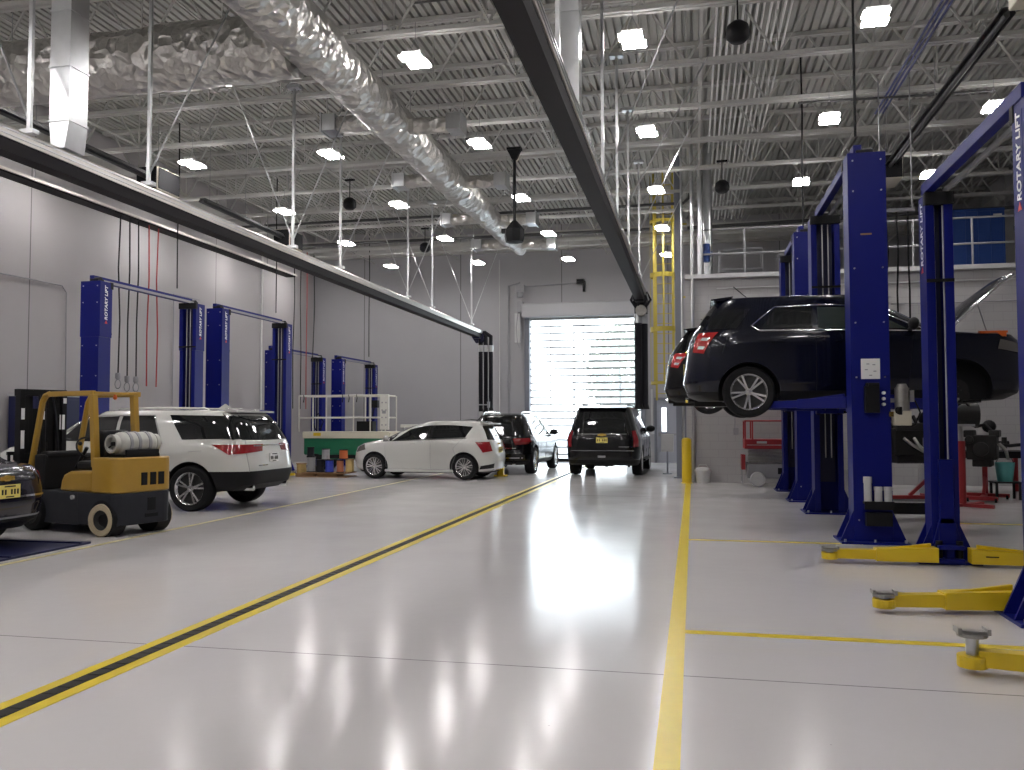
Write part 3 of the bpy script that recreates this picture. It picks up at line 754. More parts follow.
# ------------------------------------------------------------------ vehicles
class Car:
    """body from horizontal rings; local +x = front, y across, z up, origin on the ground at mid length"""
    def __init__(s, prof, xc=-0.2, n=6.0, crown=.04, nrear=None):
        P = np.array(prof, float); s.z = P[:, 0]; s.P = P; s.xc = xc; s.n = n; s.nr = nrear or n; s.crown = crown
    def at(s, z):
        return [float(np.interp(z, s.z, s.P[:, k])) for k in (1, 2, 3)]   # rear x, front x, half width
    def side(s, x, z, sg=-1, off=0.0):
        xr, xf, w = s.at(z); 
        if x < s.xc: t = (s.xc-x)/(s.xc-xr); n = s.nr
        else: t = (x-s.xc)/(xf-s.xc); n = s.n
        t = min(abs(t), .9995); y = w*(1-t**n)**(1/n)
        return Vector((x, sg*(y+off), z))
    def rear(s, y, z, off=0.0):
        xr, xf, w = s.at(z); t = min(abs(y)/w, .9995)
        return Vector((s.xc-(s.xc-xr)*(1-t**s.nr)**(1/s.nr)-off, y, z))
    def front(s, y, z, off=0.0):
        xr, xf, w = s.at(z); t = min(abs(y)/w, .9995)
        return Vector((s.xc+(xf-s.xc)*(1-t**s.n)**(1/s.n)+off, y, z))
    def ring(s, z, N=96, k=1.0, zz=None):
        xr, xf, w = s.at(z); pts = []
        for i in range(N):
            th = 2*PI*(i+.5)/N; c, sn = math.cos(th), math.sin(th)
            n = s.n if c > 0 else s.nr
            # even spread of samples around the superellipse
            r = (abs(c)**n+abs(sn)**n)**(-1/n)
            a = (xf-s.xc) if c > 0 else (s.xc-xr)
            pts.append((s.xc+a*c*r*k, w*sn*r*k, z if zz is None else zz))
        return pts
    def corner(s, q, z, sg=-1, off=0.0):
        """q in 0..1 from the rear centre line (0) round the corner to the side (1); angle based"""
        xr, xf, w = s.at(z)
        a_ = s.xc-xr
        if q <= .5: th = PI-math.atan(2*q)
        else: th = PI/2+math.atan(1-(q-.5)*2.0/a_)
        c, sn = math.cos(th), math.sin(th); r = (abs(c)**s.nr+abs(sn)**s.nr)**(-1/s.nr)
        return Vector((s.xc+(s.xc-xr)*c*r - off*abs(c)*.7, sg*(w*sn*r+off*.7+off*.3*abs(sn)), z))
    def body(s, name, mats, root, wheels, R, clad=.0, zs=None, floor_z=None):
        zz = []
        z0, z1 = s.z[0], s.z[-1]
        for a, b in zip(s.z[:-1], s.z[1:]):
            k = max(1, int(round((b-a)/.045)))
            zz += [a+(b-a)*i/k for i in range(k)]
        zz.append(z1)
        rings = [s.ring(z) for z in zz]
        N = 96; mb = MB()
        for k in (.985, .96, .90, .78, .5, .2):
            rings.append(s.ring(z1, k=k, zz=z1+s.crown*math.sqrt(max(0, 1-k**2)) ))
        vs = [p for r in rings for p in r]; fs = []; mi = []
        for j in range(len(rings)-1):
            zm = zz[j] if j < len(zz) else 9
            for i in range(N):
                fs.append((j*N+i, j*N+(i+1) % N, (j+1)*N+(i+1) % N, (j+1)*N+i)); mi.append(1 if zm < clad-.001 else 0)
        fs.append(tuple(reversed(range(N)))); mi.append(1)
        L = len(rings)-1; fs.append(tuple(range(L*N, L*N+N))); mi.append(0)
        me = bpy.data.meshes.new(name); me.from_pydata(vs, [], fs)
        for m in mats: me.materials.append(m)
        me.polygons.foreach_set('material_index', mi)
        bm = bmesh.new(); bm.from_mesh(me); bmesh.ops.recalc_face_normals(bm, faces=bm.faces); bm.to_mesh(me); bm.free()
        o = bpy.data.objects.new(name, me); COL.objects.link(o)
        # wheel arches
        w = max(s.P[:, 3]); cut = []
        c = MB()
        for x in wheels:
            for sg in (-1, 1):
                c.cyl((x, sg*(w+.2), R), (x, sg*(w-.34), R), R*1.17, n=40)
        cm = c.mesh('cut', [mats[1]]); 
        cm.materials.clear(); cm.materials.append(mats[1])
        co = bpy.data.objects.new('cut', cm); COL.objects.link(co)
        md = o.modifiers.new('b', 'BOOLEAN'); md.operation = 'DIFFERENCE'; md.solver = 'EXACT'; md.object = co
        try: md.material_mode = 'TRANSFER'
        except Exception: pass
        dg = bpy.context.evaluated_depsgraph_get(); dg.update()
        me2 = bpy.data.meshes.new_from_object(o.evaluated_get(dg))
        o.modifiers.clear(); o.data = me2; bpy.data.objects.remove(co); bpy.data.meshes.remove(me)
        me2.name = name
        me2.polygons.foreach_set('use_smooth', [True]*len(me2.polygons)); me2.set_sharp_from_angle(angle=math.radians(38)); me2.update()
        o.parent = root
        s.root = root
        return o
    def patch(s, fn, nu, nv, name, mat, parent, off=.006):
        """fn(u,v,off) -> surface point; makes an offset sheet with a skirt"""
        mb = MB(); vs = []; fs = []
        for j in range(nv+1):
            for i in range(nu+1): vs.append(fn(i/nu, j/nv, off))
        W = nu+1
        for j in range(nv):
            for i in range(nu): fs.append((j*W+i, j*W+i+1, (j+1)*W+i+1, (j+1)*W+i))
        rim = [(i, 0) for i in range(nu+1)]+[(nu, j) for j in range(1, nv+1)]+[(i, nv) for i in range(nu-1, -1, -1)]+[(0, j) for j in range(nv-1, 0, -1)]
        base = len(vs)
        for i, j in rim: vs.append(fn(i/nu, j/nv, -.01))
        m = len(rim)
        for k in range(m):
            a = rim[k]; b_ = rim[(k+1) % m]
            fs.append((a[1]*W+a[0], b_[1]*W+b_[0], base+(k+1) % m, base+k))
        mb.add(vs, fs)
        return mb.build(name, mat, parent, smooth=35)
    def side_win(s, sg, bl, br, tr, tl, name='side_window', mat=None, parent=None, bulge=0.0, off=.006, nu=14, nv=6):
        """corner points (x,z): rear-bottom, front-bottom, front-top, rear-top"""
        def fn(u, v, of):
            zb = bl[1]+(br[1]-bl[1])*u; zt = tl[1]+(tr[1]-tl[1])*u + bulge*4*u*(1-u)
            xb = bl[0]+(br[0]-bl[0])*u; xt = tl[0]+(tr[0]-tl[0])*u
            return s.side(xb+(xt-xb)*v, zb+(zt-zb)*v, sg, of)
        return s.patch(fn, nu, nv, name, mat or M['carglass'], parent or s.root, off)
    def rear_win(s, yb, yt, z0, z1, name='rear_window', mat=None, parent=None, off=.006, crown=.0):
        def fn(u, v, of):
            z = z0+(z1-z0)*v + crown*(1-(2*u-1)**2)*(v-.5); y = (yb+(yt-yb)*v)*(2*u-1)
            return s.rear(y, z, of)
        return s.patch(fn, 16, 6, name, mat or M['carglass'], parent or s.root, off)
    def front_win(s, yb, yt, z0, z1, name='windshield', mat=None, parent=None, off=.006):
        def fn(u, v, of): 
            z = z0+(z1-z0)*v; return s.front((yb+(yt-yb)*v)*(2*u-1), z, of)
        return s.patch(fn, 16, 8, name, mat or M['carglass'], parent or s.root, off)
    def corner_patch(s, sg, pts, name, mat, off=.012, parent=None):
        """pts: (q0,z0) rear-bottom, (q1,z1) side-bottom, side-top, rear-top"""
        (a, b_, c, d_) = pts
        def fn(u, v, of):
            qb = a[0]+(b_[0]-a[0])*u; qt = d_[0]+(c[0]-d_[0])*u; zb = a[1]+(b_[1]-a[1])*u; zt = d_[1]+(c[1]-d_[1])*u
            return s.corner(qb+(qt-qb)*v, zb+(zt-zb)*v, sg, of)
        return s.patch(fn, 14, 5, name, mat, parent or s.root, off)
    def side_line(s, pts, r, name, mat, sg, parent=None, closed=False):
        P = []
        pts = list(pts)+([pts[0]] if closed else [])
        for a, b_ in zip(pts[:-1], pts[1:]):
            n = max(2, int(abs(b_[0]-a[0])/.12)+2)
            for i in range(n): k = i/n; P.append(s.side(a[0]+(b_[0]-a[0])*k, a[1]+(b_[1]-a[1])*k, sg, .008))
        P.append(s.side(pts[-1][0], pts[-1][1], sg, .008))
        mb = MB(); mb.tube(P, r, 6); return mb.build(name, mat, parent or s.root, smooth=60)

def wheel_mesh(R, wd, spokes, twin=True, dark=False):
    t = MB(); r = R*.70
    t.lathe([(r, -wd*.42), (R*.80, -wd*.5), (R*.93, -wd*.5), (R*.985, -wd*.40), (R, -wd*.2), (R, wd*.2), (R*.985, wd*.40), (R*.93, wd*.5), (R*.80, wd*.5), (r, wd*.42), (r*.97, 0), (r, -wd*.42)], axis='Y', n=40)
    for g in (-.25, 0, .25): t.lathe([(R*1.0, wd*g-.004), (R*1.003, wd*g), (R*1.0, wd*g+.004)], axis='Y', n=40)
    d = MB(); d.lathe([(.001, -wd*.16), (r*.99, -wd*.16), (r*.99, wd*.2), (.001, wd*.2)], axis='Y', n=32)
    m = MB(); m.lathe([(r*.90, -wd*.30), (r*.99, -wd*.44), (r*1.01, -wd*.46), (r*1.01, -wd*.38), (r*.99, -wd*.1), (r*.90, -wd*.1), (r*.90, -wd*.30)], axis='Y', n=40)
    m.lathe([(.001, -wd*.38), (r*.20, -wd*.36), (r*.24, -wd*.28), (r*.24, -wd*.1)], axis='Y', n=24)
    for k in range(spokes):
        a = 2*PI*k/spokes
        for o_ in ((-.10, .10) if twin else (0,)):
            a0, a1 = a+o_*.6, a+o_*1.6
            p0 = Vector((r*.15*math.cos(a0), -wd*.31, r*.15*math.sin(a0))); p1 = Vector((r*.95*math.cos(a1), -wd*.36, r*.95*math.sin(a1)))
            m.bar(p0, p1, r*(.115 if spokes < 8 else .05), wd*.12)
    for k in range(5): a = 2*PI*k/5+.3; m.cyl((r*.12*math.cos(a), -wd*.41, r*.12*math.sin(a)), (r*.12*math.cos(a), -wd*.36, r*.12*math.sin(a)), .008, n=6)
    return t, d, m
def add_wheels(root, xs, track, R, wd, spokes=5, twin=True, skip=(), rim='rimsilver'):
    proto = None
    for x in xs:
        for sg in (-1, 1):
            if (x, sg) in skip: continue
            if proto is None:
                t, d, m = wheel_mesh(R, wd, spokes, twin)
                o = t.build('wheel', M['rubber'], root, smooth=40); d.build('brake_disc', M['rimdark'], o, smooth=40); m.build('rim', M[rim], o, smooth=35)
                proto = o
            else: o = copy_tree(proto, root)
            o.location = (x, sg*track, R); o.rotation_euler = (0, 0.37*(x+sg), 0 if sg < 0 else PI)
def handles(car, xs, z, mat, sg):
    for x in xs:
        p = car.side(x, z, sg, .012); q = car.side(x+.17, z+.004, sg, .012); b = MB(); b.bar(p, q, .03, .028); b.bar(car.side(x, z, sg, -.01), p, .02, .02)
        b.build('door_handle', mat, car.root, bevel=.006)
def mirror(car, x, z, mat, sg, r=.12):
    p = car.side(x, z, sg, 0); b = MB()
    b.ball((p.x+.02, p.y+sg*.14, p.z+.07), r, 16, (.55, 1.0, .72)); b.bar(p, (p.x, p.y+sg*.1, p.z+.03), .05, .04)
    return b.build('mirror', mat, car.root, smooth=60)
def seams(car, sg, lines, mat=None):
    for ln in lines:
        P = [car.side(a, z, sg, .0015) for a, z in ln]
        Q = []
        for a, b_ in zip(ln[:-1], ln[1:]):
            for i in range(6): k = i/6; Q.append(car.side(a[0]+(b_[0]-a[0])*k, a[1]+(b_[1]-a[1])*k, sg, .0005))
        Q.append(P[-1]); mb = MB(); mb.tube(Q, .0045, 5); mb.build('panel_seam', mat or M['black'], car.root)
def plate(car, z, y=0.0, mat='plate', marks=True, off=.02, tilt=0.0):
    p = car.rear(y, z, off); b = MB(); b.box((p.x, p.y, p.z), (.012, .31, .155)); o = b.build('license_plate', M[mat], car.root)
    b = MB()
    for k in range(6):
        if k == 3: continue
        b.box((p.x-.008, p.y-.115+k*.045, p.z-.005), (.004, .022, .06))
    b.box((p.x-.008, p.y, p.z+.058), (.004, .16, .014)); b.box((p.x-.008, p.y, p.z-.06), (.004, .12, .012))
    b.build('plate_marks', M['black'], o); return o
def bowtie(car, z, w, off=.02, rearside=True):
    p = car.rear(0, z, off); h = w*.30; poly = [(-w/2, -h*.35), (-w*.17, -h*.35), (-w*.20, -h/2), (w*.17, -h/2), (w*.20, -h*.35), (w/2, -h*.35), (w*.46, h*.35), (w*.17, h*.35), (w*.20, h/2), (-w*.17, h/2), (-w*.20, h*.35), (-w*.46, h*.35)]
    b = MB(); b.prism([(p.y+a, p.z+c) for a, c in poly], 'X', p.x-.01, p.x+.01); return b.build('gold_emblem', M['gold'], car.root)
def rear_strip(car, y0, y1, z, h, name, mat, off=.012, n=10):
    def fn(u, v, of): return car.rear(y0+(y1-y0)*u, z+h*v, of)
    return car.patch(fn, n, 2, name, mat, car.root, off)
def roof_rail(car, x0, x1, y, z, mat, sg):
    b = MB(); b.tube([(x0, sg*y, z-.03), (x0+.12, sg*y, z+.03), ((x0+x1)/2, sg*y, z+.045), (x1-.12, sg*y, z+.03), (x1, sg*y, z-.03)], .018, 8)
    return b.build('roof_rail', mat, car.root, smooth=60)
def interior(car, x0, x1, z, w):
    pass

# ---- large black SUV seen from behind, parked at the roller door
def build_tahoe():
    t = thing('parked_suv', 'large boxy black suv seen squarely from behind, parked before the roller door', 'car', (-2.36, 25.5, 0), PI/2-.02)
    c = Car([(.30, -2.38, 2.30, .93), (.36, -2.54, 2.45, .97), (.50, -2.60, 2.55, 1.0), (.68, -2.60, 2.57, 1.01), (.72, -2.53, 2.57, 1.02), (1.0, -2.51, 2.55, 1.02), (1.08, -2.50, 2.5, 1.00), (1.14, -2.49, 1.9, .98), (1.20, -2.48, 1.35, .955), (1.5, -2.38, .95, .86), (1.80, -2.26, .60, .765), (1.87, -2.20, .50, .735)], xc=-.6, n=7, nrear=9, crown=.055)
    c.body('body', [M['blackpaint'], M['black']], t, (-1.5, 1.48), .40, clad=.44)
    add_wheels(t, (-1.5, 1.48), .87, .40, .27, 6)
    c.rear_win(.82, .68, 1.19, 1.76, crown=.04)
    c.front_win(.82, .66, 1.24, 1.74)
    for sg in (-1, 1):
        c.side_win(sg, (-2.0, 1.20), (-1.1, 1.20), (-1.15, 1.66), (-1.95, 1.66)); c.side_win(sg, (-1.0, 1.20), (-.1, 1.20), (-.15, 1.68), (-1.0, 1.68)); c.side_win(sg, (0, 1.20), (1.0, 1.22), (.55, 1.66), (-.02, 1.68))
        c.corner_patch(sg, [(.42, .80), (.56, .82), (.55, 1.26), (.43, 1.24)], 'tail_light', M['tail'])
        mirror(c, .95, 1.20, M['black'], sg, .14); handles(c, (-.85, .15), 1.02, M['chrome'], sg)
        seams(c, sg, [[(-1.05, .45), (-1.05, 1.2)], [(-.05, .45), (-.05, 1.2)], [(1.0, .45), (1.02, 1.2)]])
        roof_rail(c, -1.9, .3, .62, 1.91, M['black'], sg)
        b = MB(); b.box((0, sg*.97, .40), (1.9, .16, .05)); b.build('running_board', M['black'], t)
    plate(c, .99, off=.03); bowtie(c, 1.13, .24)
    rear_strip(c, -.85, .85, .70, .012, 'bumper_seam', M['grey']); rear_strip(c, -.82, -.45, .80, .014, 'chrome_badge', M['chrome']); rear_strip(c, -.66, .66, 1.145, .014, 'tailgate_trim', M['chrome'], off=.014)
    b = MB(); b.prism([(-2.10, 1.92), (-2.36, 1.87), (-2.36, 1.84), (-2.15, 1.86)], 'Y', -.66, .66); b.build('rear_spoiler', M['blackpaint'], t)
    b = MB(); p = c.rear(0, .52, .015); b.box((p.x, 0, .55), (.02, .20, .05)); b.build('tow_socket', M['grey'], t)
    b = MB(); b.cyl((-2.5, -.72, .30), (-2.2, -.72, .32), .035, n=10); b.box((-1.9, 0, .34), (.7, .5, .14)); b.cyl((-1.5, -.75, .36), (-1.5, .75, .36), .05, n=10); b.ball((-1.5, 0, .34), .13, 12); b.build('rear_axle', M['black'], t)
    b = MB(); b.tube([(-2.36, .15, 1.21), (-2.40, -.2, 1.24), (-2.42, -.35, 1.26)], .012, 6); b.build('rear_wiper', M['black'], t)
build_tahoe()

# ---- dark SUV turned slightly, between the white hatchback and the black one
def build_cherokee():
    t = thing('parked_suv', 'dark grey suv with chrome window trim and wide red tail lamps beside the white hatchback', 'car', (-5.32, 25.55, 0), PI/2-.045)
    c = Car([(.28, -2.20, 2.10, .86), (.36, -2.36, 2.28, .93), (.60, -2.41, 2.38, .965), (.66, -2.36, 2.38, .97), (.95, -2.33, 2.36, .97), (1.02, -2.31, 2.2, .955), (1.10, -2.28, 1.25, .925), (1.4, -2.10, .80, .80), (1.62, -1.93, .45, .70), (1.68, -1.85, .35, .67)], xc=-.5, n=5.5, nrear=5.5, crown=.06)
    c.body('body', [M['blackpaint'], M['black']], t, (-1.42, 1.48), .385, clad=.40)
    add_wheels(t, (-1.42, 1.48), .83, .385, .26, 5)
    c.rear_win(.74, .60, 1.12, 1.56, crown=.04); c.front_win(.76, .58, 1.13, 1.62)
    for sg in (-1, 1):
        c.side_win(sg, (-1.75, 1.12), (-1.15, 1.11), (-1.2, 1.48), (-1.55, 1.44)); c.side_win(sg, (-1.05, 1.11), (-.1, 1.11), (-.2, 1.54), (-1.08, 1.50)); c.side_win(sg, (0, 1.11), (1.05, 1.11), (.45, 1.53), (-.08, 1.54))
        c.side_line([(-1.85, 1.10), (1.15, 1.095)], .012, 'window_trim', M['chrome'], sg); c.side_line([(-1.85, 1.10), (-1.6, 1.47), (-.6, 1.56), (.45, 1.55), (1.15, 1.10)], .010, 'window_trim', M['chrome'], sg)
        c.corner_patch(sg, [(.28, .90), (.72, .93), (.74, 1.04), (.26, 1.02)], 'tail_light', M['tail'])
        c.corner_patch(sg, [(.30, .84), (.60, .87), (.62, .93), (.28, .90)], 'reverse_lamp', M['taildark'])
        mirror(c, .95, 1.10, M['black'], sg, .13); handles(c, (-.9, .12), .95, M['chrome'], sg)
        seams(c, sg, [[(-1.1, .4), (-1.1, 1.1)], [(-.05, .4), (-.05, 1.1)], [(1.0, .4), (1.1, 1.1)]])
        roof_rail(c, -1.6, .3, .56, 1.73, M['chrome'], sg)
    plate(c, .80); rear_strip(c, -.78, .78, .47, .02, 'chrome_strip', M['chrome']); rear_strip(c, -.6, -.30, .74, .018, 'chrome_badge', M['chrome'])
    for s in (-.55, .55): b = MB(); b.cyl((-2.43, s, .34), (-2.2, s, .34), .05, n=12); b.build('exhaust_tip', M['chrome'], t, smooth=40)
build_cherokee()

# ---- small white hatchback, side on
def build_sonic():
    ang = PI-.06
    # front points to -X; near side (camera side) is its left side
    t = thing('parked_hatchback', 'small white hatchback with machined black wheels parked side-on facing the side wall', 'car', (-6.94, 22.0, 0), ang)
    c = Car([(.165, -1.80, 1.85, .76), (.26, -1.95, 1.98, .82), (.50, -2.00, 2.03, .855), (.66, -1.99, 2.01, .865), (.82, -1.95, 1.95, .865), (.92, -1.92, 1.76, .86), (1.0, -1.90, 1.35, .845), (1.05, -1.88, 1.10, .81), (1.22, -1.80, .74, .735), (1.40, -1.70, .30, .635), (1.48, -1.62, -.05, .585)], xc=-.5, n=4.2, nrear=5, crown=.055)
    c.body('body', [M['whitepaint'], M['black']], t, (-1.24, 1.26), .33, clad=.20)
    add_wheels(t, (-1.24, 1.26), .735, .33, .20, 8, True)
    c.rear_win(.62, .50, 1.03, 1.38, crown=.03); c.front_win(.70, .52, 1.06, 1.42)
    for sg in (-1, 1):
        c.side_win(sg, (-1.26, 1.09), (-.36, 1.05), (-.38, 1.40), (-1.42, 1.36), bulge=.02); c.side_win(sg, (-.29, 1.05), (.74, 1.0), (.30, 1.29), (-.31, 1.40), bulge=.02); c.side_win(sg, (-.36, 1.05), (-.29, 1.05), (-.31, 1.40), (-.38, 1.40), name='door_pillar', mat=M['black'], nu=2)
        c.side_win(sg, (.78, 1.0), (1.08, .99), (.72, 1.14), (.62, 1.18), mat=M['carglass'], nu=6)
        c.side_line([(-1.30, 1.07), (1.1, .98)], .008, 'window_seal', M['black'], sg)
        c.corner_patch(sg, [(.34, .74), (.56, .70), (.66, .97), (.36, .98)], 'tail_light', M['tail'])
        c.side_win(sg, (1.54, .76), (1.88, .68), (1.78, .84), (1.60, .90), name='head_light', mat=M['headlight'], nu=8, nv=4, off=.008)
        mirror(c, .86, 1.0, M['whitepaint'], sg, .10); handles(c, (-.98, .06), .93, M['whitepaint'], sg)
        seams(c, sg, [[(-.33, .26), (-.33, 1.04)], [(.92, .30), (.95, .98)], [(-1.02, .62), (-.95, .80), (-1.2, 1.07)], [(-1.02, .62), (-.92, .40), (-.9, .26)], [(-.9, .26), (.9, .26)]], M['grey'])
        b = MB(); b.box((0, sg*.80, .22), (1.9, .10, .07)); b.build('side_skirt', M['whitepaint'], t, bevel=.02)
        c.corner_patch(sg, [(.30, .30), (.62, .27), (.60, .36), (.30, .42)], 'bumper_insert', M['black'])
    plate(c, .76); bowtie(c, .92, .16)
    b = MB(); b.prism([(-1.58, 1.49), (-1.84, 1.45), (-1.84, 1.42), (-1.6, 1.43)], 'Y', -.52, .52); b.build('rear_spoiler', M['whitepaint'], t)
    b = MB(); b.tube([(-1.3, 0, 1.50), (-1.42, 0, 1.60)], .008, 6); b.build('antenna', M['black'], t)
    b = MB(); b.box((0, 0, .19), (2.2, 1.1, .06)); b.build('underbody', M['black'], t)
build_sonic()

# ---- large white crossover, rear three-quarter
def build_traverse():
    t = thing('parked_suv', 'large white suv with dark wrap-around rear glass parked behind the forklift', 'car', (-9.77, 13.80, 0), PI)
    c = Car([(.34, -2.36, 2.35, .90), (.44, -2.52, 2.48, .96), (.62, -2.58, 2.55, .985), (.72, -2.57, 2.57, .99), (.95, -2.52, 2.52, 1.0), (1.05, -2.50, 2.3, .985), (1.12, -2.49, 1.9, .97), (1.20, -2.46, 1.45, .94), (1.5, -2.28, .95, .84), (1.63, -2.16, .55, .77), (1.68, -2.08, .45, .735)], xc=-.6, n=6, nrear=6.5, crown=.05)
    c.body('body', [M['whitepaint'], M['black']], t, (-1.53, 1.53), .385, clad=.66)
    add_wheels(t, (-1.53, 1.53), .86, .385, .27, 5)
    g = M['carglass']
    c.rear_win(.86, .70, 1.20, 1.64, crown=.03)
    c.front_win(.80, .64, 1.24, 1.66)
    for sg in (-1, 1):
        # rear quarter glass that runs back into the tailgate glass
        c.side_win(sg, (-2.28, 1.22), (-1.36, 1.20), (-1.02, 1.62), (-2.10, 1.60))
        c.corner_patch(sg, [(.40, 1.205), (.80, 1.22), (.80, 1.60), (.40, 1.60)], 'quarter_glass', g)
        c.side_win(sg, (-.95, 1.14), (-.12, 1.16), (-.12, 1.60), (-.75, 1.60)); c.side_win(sg, (-.05, 1.16), (1.05, 1.18), (.60, 1.58), (-.05, 1.60))
        c.side_line([(-1.0, 1.12), (-.74, 1.61), (.55, 1.61), (1.15, 1.18)], .011, 'window_trim', M['chrome'], sg)
        c.corner_patch(sg, [(.17, 1.00), (.60, .95), (.78, 1.12), (.15, 1.12)], 'tail_light', M['tail'])
        mirror(c, .98, 1.18, M['whitepaint'], sg, .13); handles(c, (-.75, .15), 1.02, M['chrome'], sg)
        seams(c, sg, [[(-.08, .6), (-.08, 1.15)], [(1.05, .6), (1.08, 1.18)], [(-1.0, .98), (-.98, 1.15)], [(-1.75, 1.02), (-1.5, 1.0)]], M['grey'])
        roof_rail(c, -1.7, .2, .60, 1.70, M['whitepaint'], sg)
    p = c.corner(.52, .6, 1)
    plate(c, .88, mat='white'); rear_strip(c, -.6, .6, 1.085, .02, 'chrome_strip', M['chrome']); rear_strip(c, .25, .55, .75, .02, 'chrome_badge', M['chrome']); 
    seamp = MB(); seamp.tube([c.corner(.40, z, 1, .001) for z in np.linspace(.66, 1.2, 8)], .005, 5); seamp.build('panel_seam', M['grey'], t)
    b = MB(); b.prism([(-1.95, 1.725), (-2.20, 1.69), (-2.20, 1.66), (-2.0, 1.67)], 'Y', -.66, .66); b.build('rear_spoiler', M['whitepaint'], t)
    b = MB(); b.prism([(-1.75, 1.72), (-1.60, 1.82), (-1.45, 1.725)], 'Y', -.02, .02); b.build('roof_fin', M['whitepaint'], t)
    for s in (-.6, .6): b = MB(); b.cyl((-2.50, s, .38), (-2.2, s, .38), .045, n=12); b.build('exhaust_tip', M['chrome'], t, smooth=40)
    b = MB(); b.box((-1.5, 0, .36), (.5, 1.4, .14)); b.box((0, 0, .33), (3, 1.2, .06)); b.build('underbody', M['black'], t)
build_traverse()

# ---- raised cars
def equinox(loc, rz, paint, label, lit=False, detail=True):
    t = thing('raised_suv', label, 'car', loc, rz)
    c = Car([(.24, -1.95, 2.10, .82), (.32, -2.10, 2.26, .89), (.50, -2.17, 2.34, .92), (.62, -2.15, 2.36, .925), (.80, -2.12, 2.36, .93), (1.02, -2.09, 2.28, .925), (1.10, -2.07, 2.20, .915), (1.16, -2.05, 1.40, .90), (1.26, -1.99, 1.12, .86), (1.48, -1.85, .74, .765), (1.64, -1.74, .40, .69), (1.69, -1.68, .30, .66)], xc=-.6, n=5.2, nrear=5, crown=.055)
    c.body('body', [paint, M['black']], t, (-1.27, 1.42), .355, clad=.33)
    skip = ((1.42, -1),) if detail else ()
    skip = ((1.42, 1), (1.42, -1)) if detail else ()
    add_wheels(t, (-1.27, 1.42), .80, .355, .235, 5, skip=skip)
    c.rear_win(.72, .58, 1.20, 1.58, crown=.03); c.front_win(.74, .58, 1.20, 1.62)
    for sg in (-1, 1):
        c.side_win(sg, (-1.10, 1.235), (-.42, 1.22), (-.42, 1.53), (-.88, 1.52), mat=M['carglass']); c.side_win(sg, (-.34, 1.22), (.78, 1.19), (.28, 1.50), (-.34, 1.53), mat=M['glass_soft'])
        c.side_win(sg, (-1.86, 1.24), (-1.42, 1.24), (-1.22, 1.53), (-1.66, 1.52), mat=M['carglass'], name='quarter_window')
        c.side_line([(-1.13, 1.21), (1.06, 1.16)], .010, 'window_trim', M['chrome'], sg); c.side_line([(-1.13, 1.21), (-1.22, 1.28), (-.90, 1.545), (-.3, 1.56), (.30, 1.52), (1.06, 1.16)], .010, 'window_trim', M['chrome'], sg)
        c.corner_patch(sg, [(.40, .93), (.54, .90), (.65, 1.20), (.42, 1.20)], 'tail_light', M['tail_lit'] if lit else M['tail'])
        tl = c.corner_patch(sg, [(.46, .97), (.53, .96), (.55, 1.0), (.47, 1.01)], 'lamp_strip', M['lens'], off=.016); tl2 = c.corner_patch(sg, [(.48, 1.09), (.565, 1.08), (.59, 1.12), (.49, 1.13)], 'lamp_strip', M['lens'], off=.016)
        mirror(c, .82, 1.17, M['black'], sg, .12); handles(c, (-.95, -.12), 1.04, paint, sg)
        seams(c, sg, [[(-.38, .35), (-.38, 1.1)], [(.78, .35), (.85, 1.09)], [(-1.62, .9), (-1.55, 1.1)]])
    plate(c, .72); rear_strip(c, -.55, .55, .955, .02, 'chrome_strip', M['chrome']); bowtie(c, .98, .2)
    b = MB(); b.prism([(-1.45, 1.735), (-1.76, 1.70), (-1.76, 1.68), (-1.6, 1.67)], 'Y', -.58, .58); b.build('rear_spoiler', paint, t)
    b = MB(); b.tube([(-1.15, 0, 1.72), (-1.42, 0, 1.96)], .007, 6); b.build('antenna', M['black'], t)
    b = MB(); b.box((0, 0, .28), (3.2, 1.3, .10)); b.box((-1.27, 0, .30), (.35, 1.45, .12)); b.cyl((-2.1, .3, .26), (1.2, .2, .25), .035, n=8); b.box((-1.75, .2, .25), (.5, .55, .16)); b.box((1.35, 0, .30), (.9, .9, .2))
    b.build('underbody', M['engine'], t)
    b = MB(); b.cyl((-2.14, .55, .28), (-1.9, .55, .28), .04, n=10); b.build('exhaust_tip', M['chrome'], t)
    return t, c
EQ, c = equinox((2.03, 13.06, 1.545), 0, M['bluepaint'], 'raised midnight blue suv with its hood open and a front wheel taken off', True)
# open hood, front suspension and bay
b = MB(); N = 10
for i in range(N):
    pass
hp = []
for i in range(N+1):
    k = i/N; hp.append((1.20+.98*k, 1.02+.90*k+.05*math.sin(PI*k)))
vs = []; fs = []
for (x, z) in hp:
    for dz in (0, -.07):
        for y in (-.72, -.4, 0, .4, .72): vs.append((x-(-dz)*.6, y*(1-.12*((x-1.20)/.98)**2), z+dz+.03*(1-(y/.72)**2)))
for i in range(N):
    for j in range(4):
        a = i*10+j; fs.append((a, a+1, a+11, a+10)); a = i*10+5+j; fs.append((a, a+10, a+11, a+1))
    fs.append((i*10, i*10+10, i*10+15, i*10+5)); fs.append((i*10+4, i*10+9, i*10+19, i*10+14))
fs.append((0, 5, 6, 7, 8, 9, 4, 3, 2, 1)); q = N*10; fs.append((q, q+1, q+2, q+3, q+4, q+9, q+8, q+7, q+6, q+5))
b.add(vs, fs); hood = b.build('open_hood', M['bluepaint'], EQ, smooth=50)
b = MB(); b.tube([(p[0]-.01, -.735*(1-.12*((p[0]-1.20)/.98)**2), p[1]-.02) for p in hp], .024, 6); b.build('hood_edge_highlight', M['chrome'], hood, smooth=60)  # bright chrome tube stands in for the highlight along the hood's edge
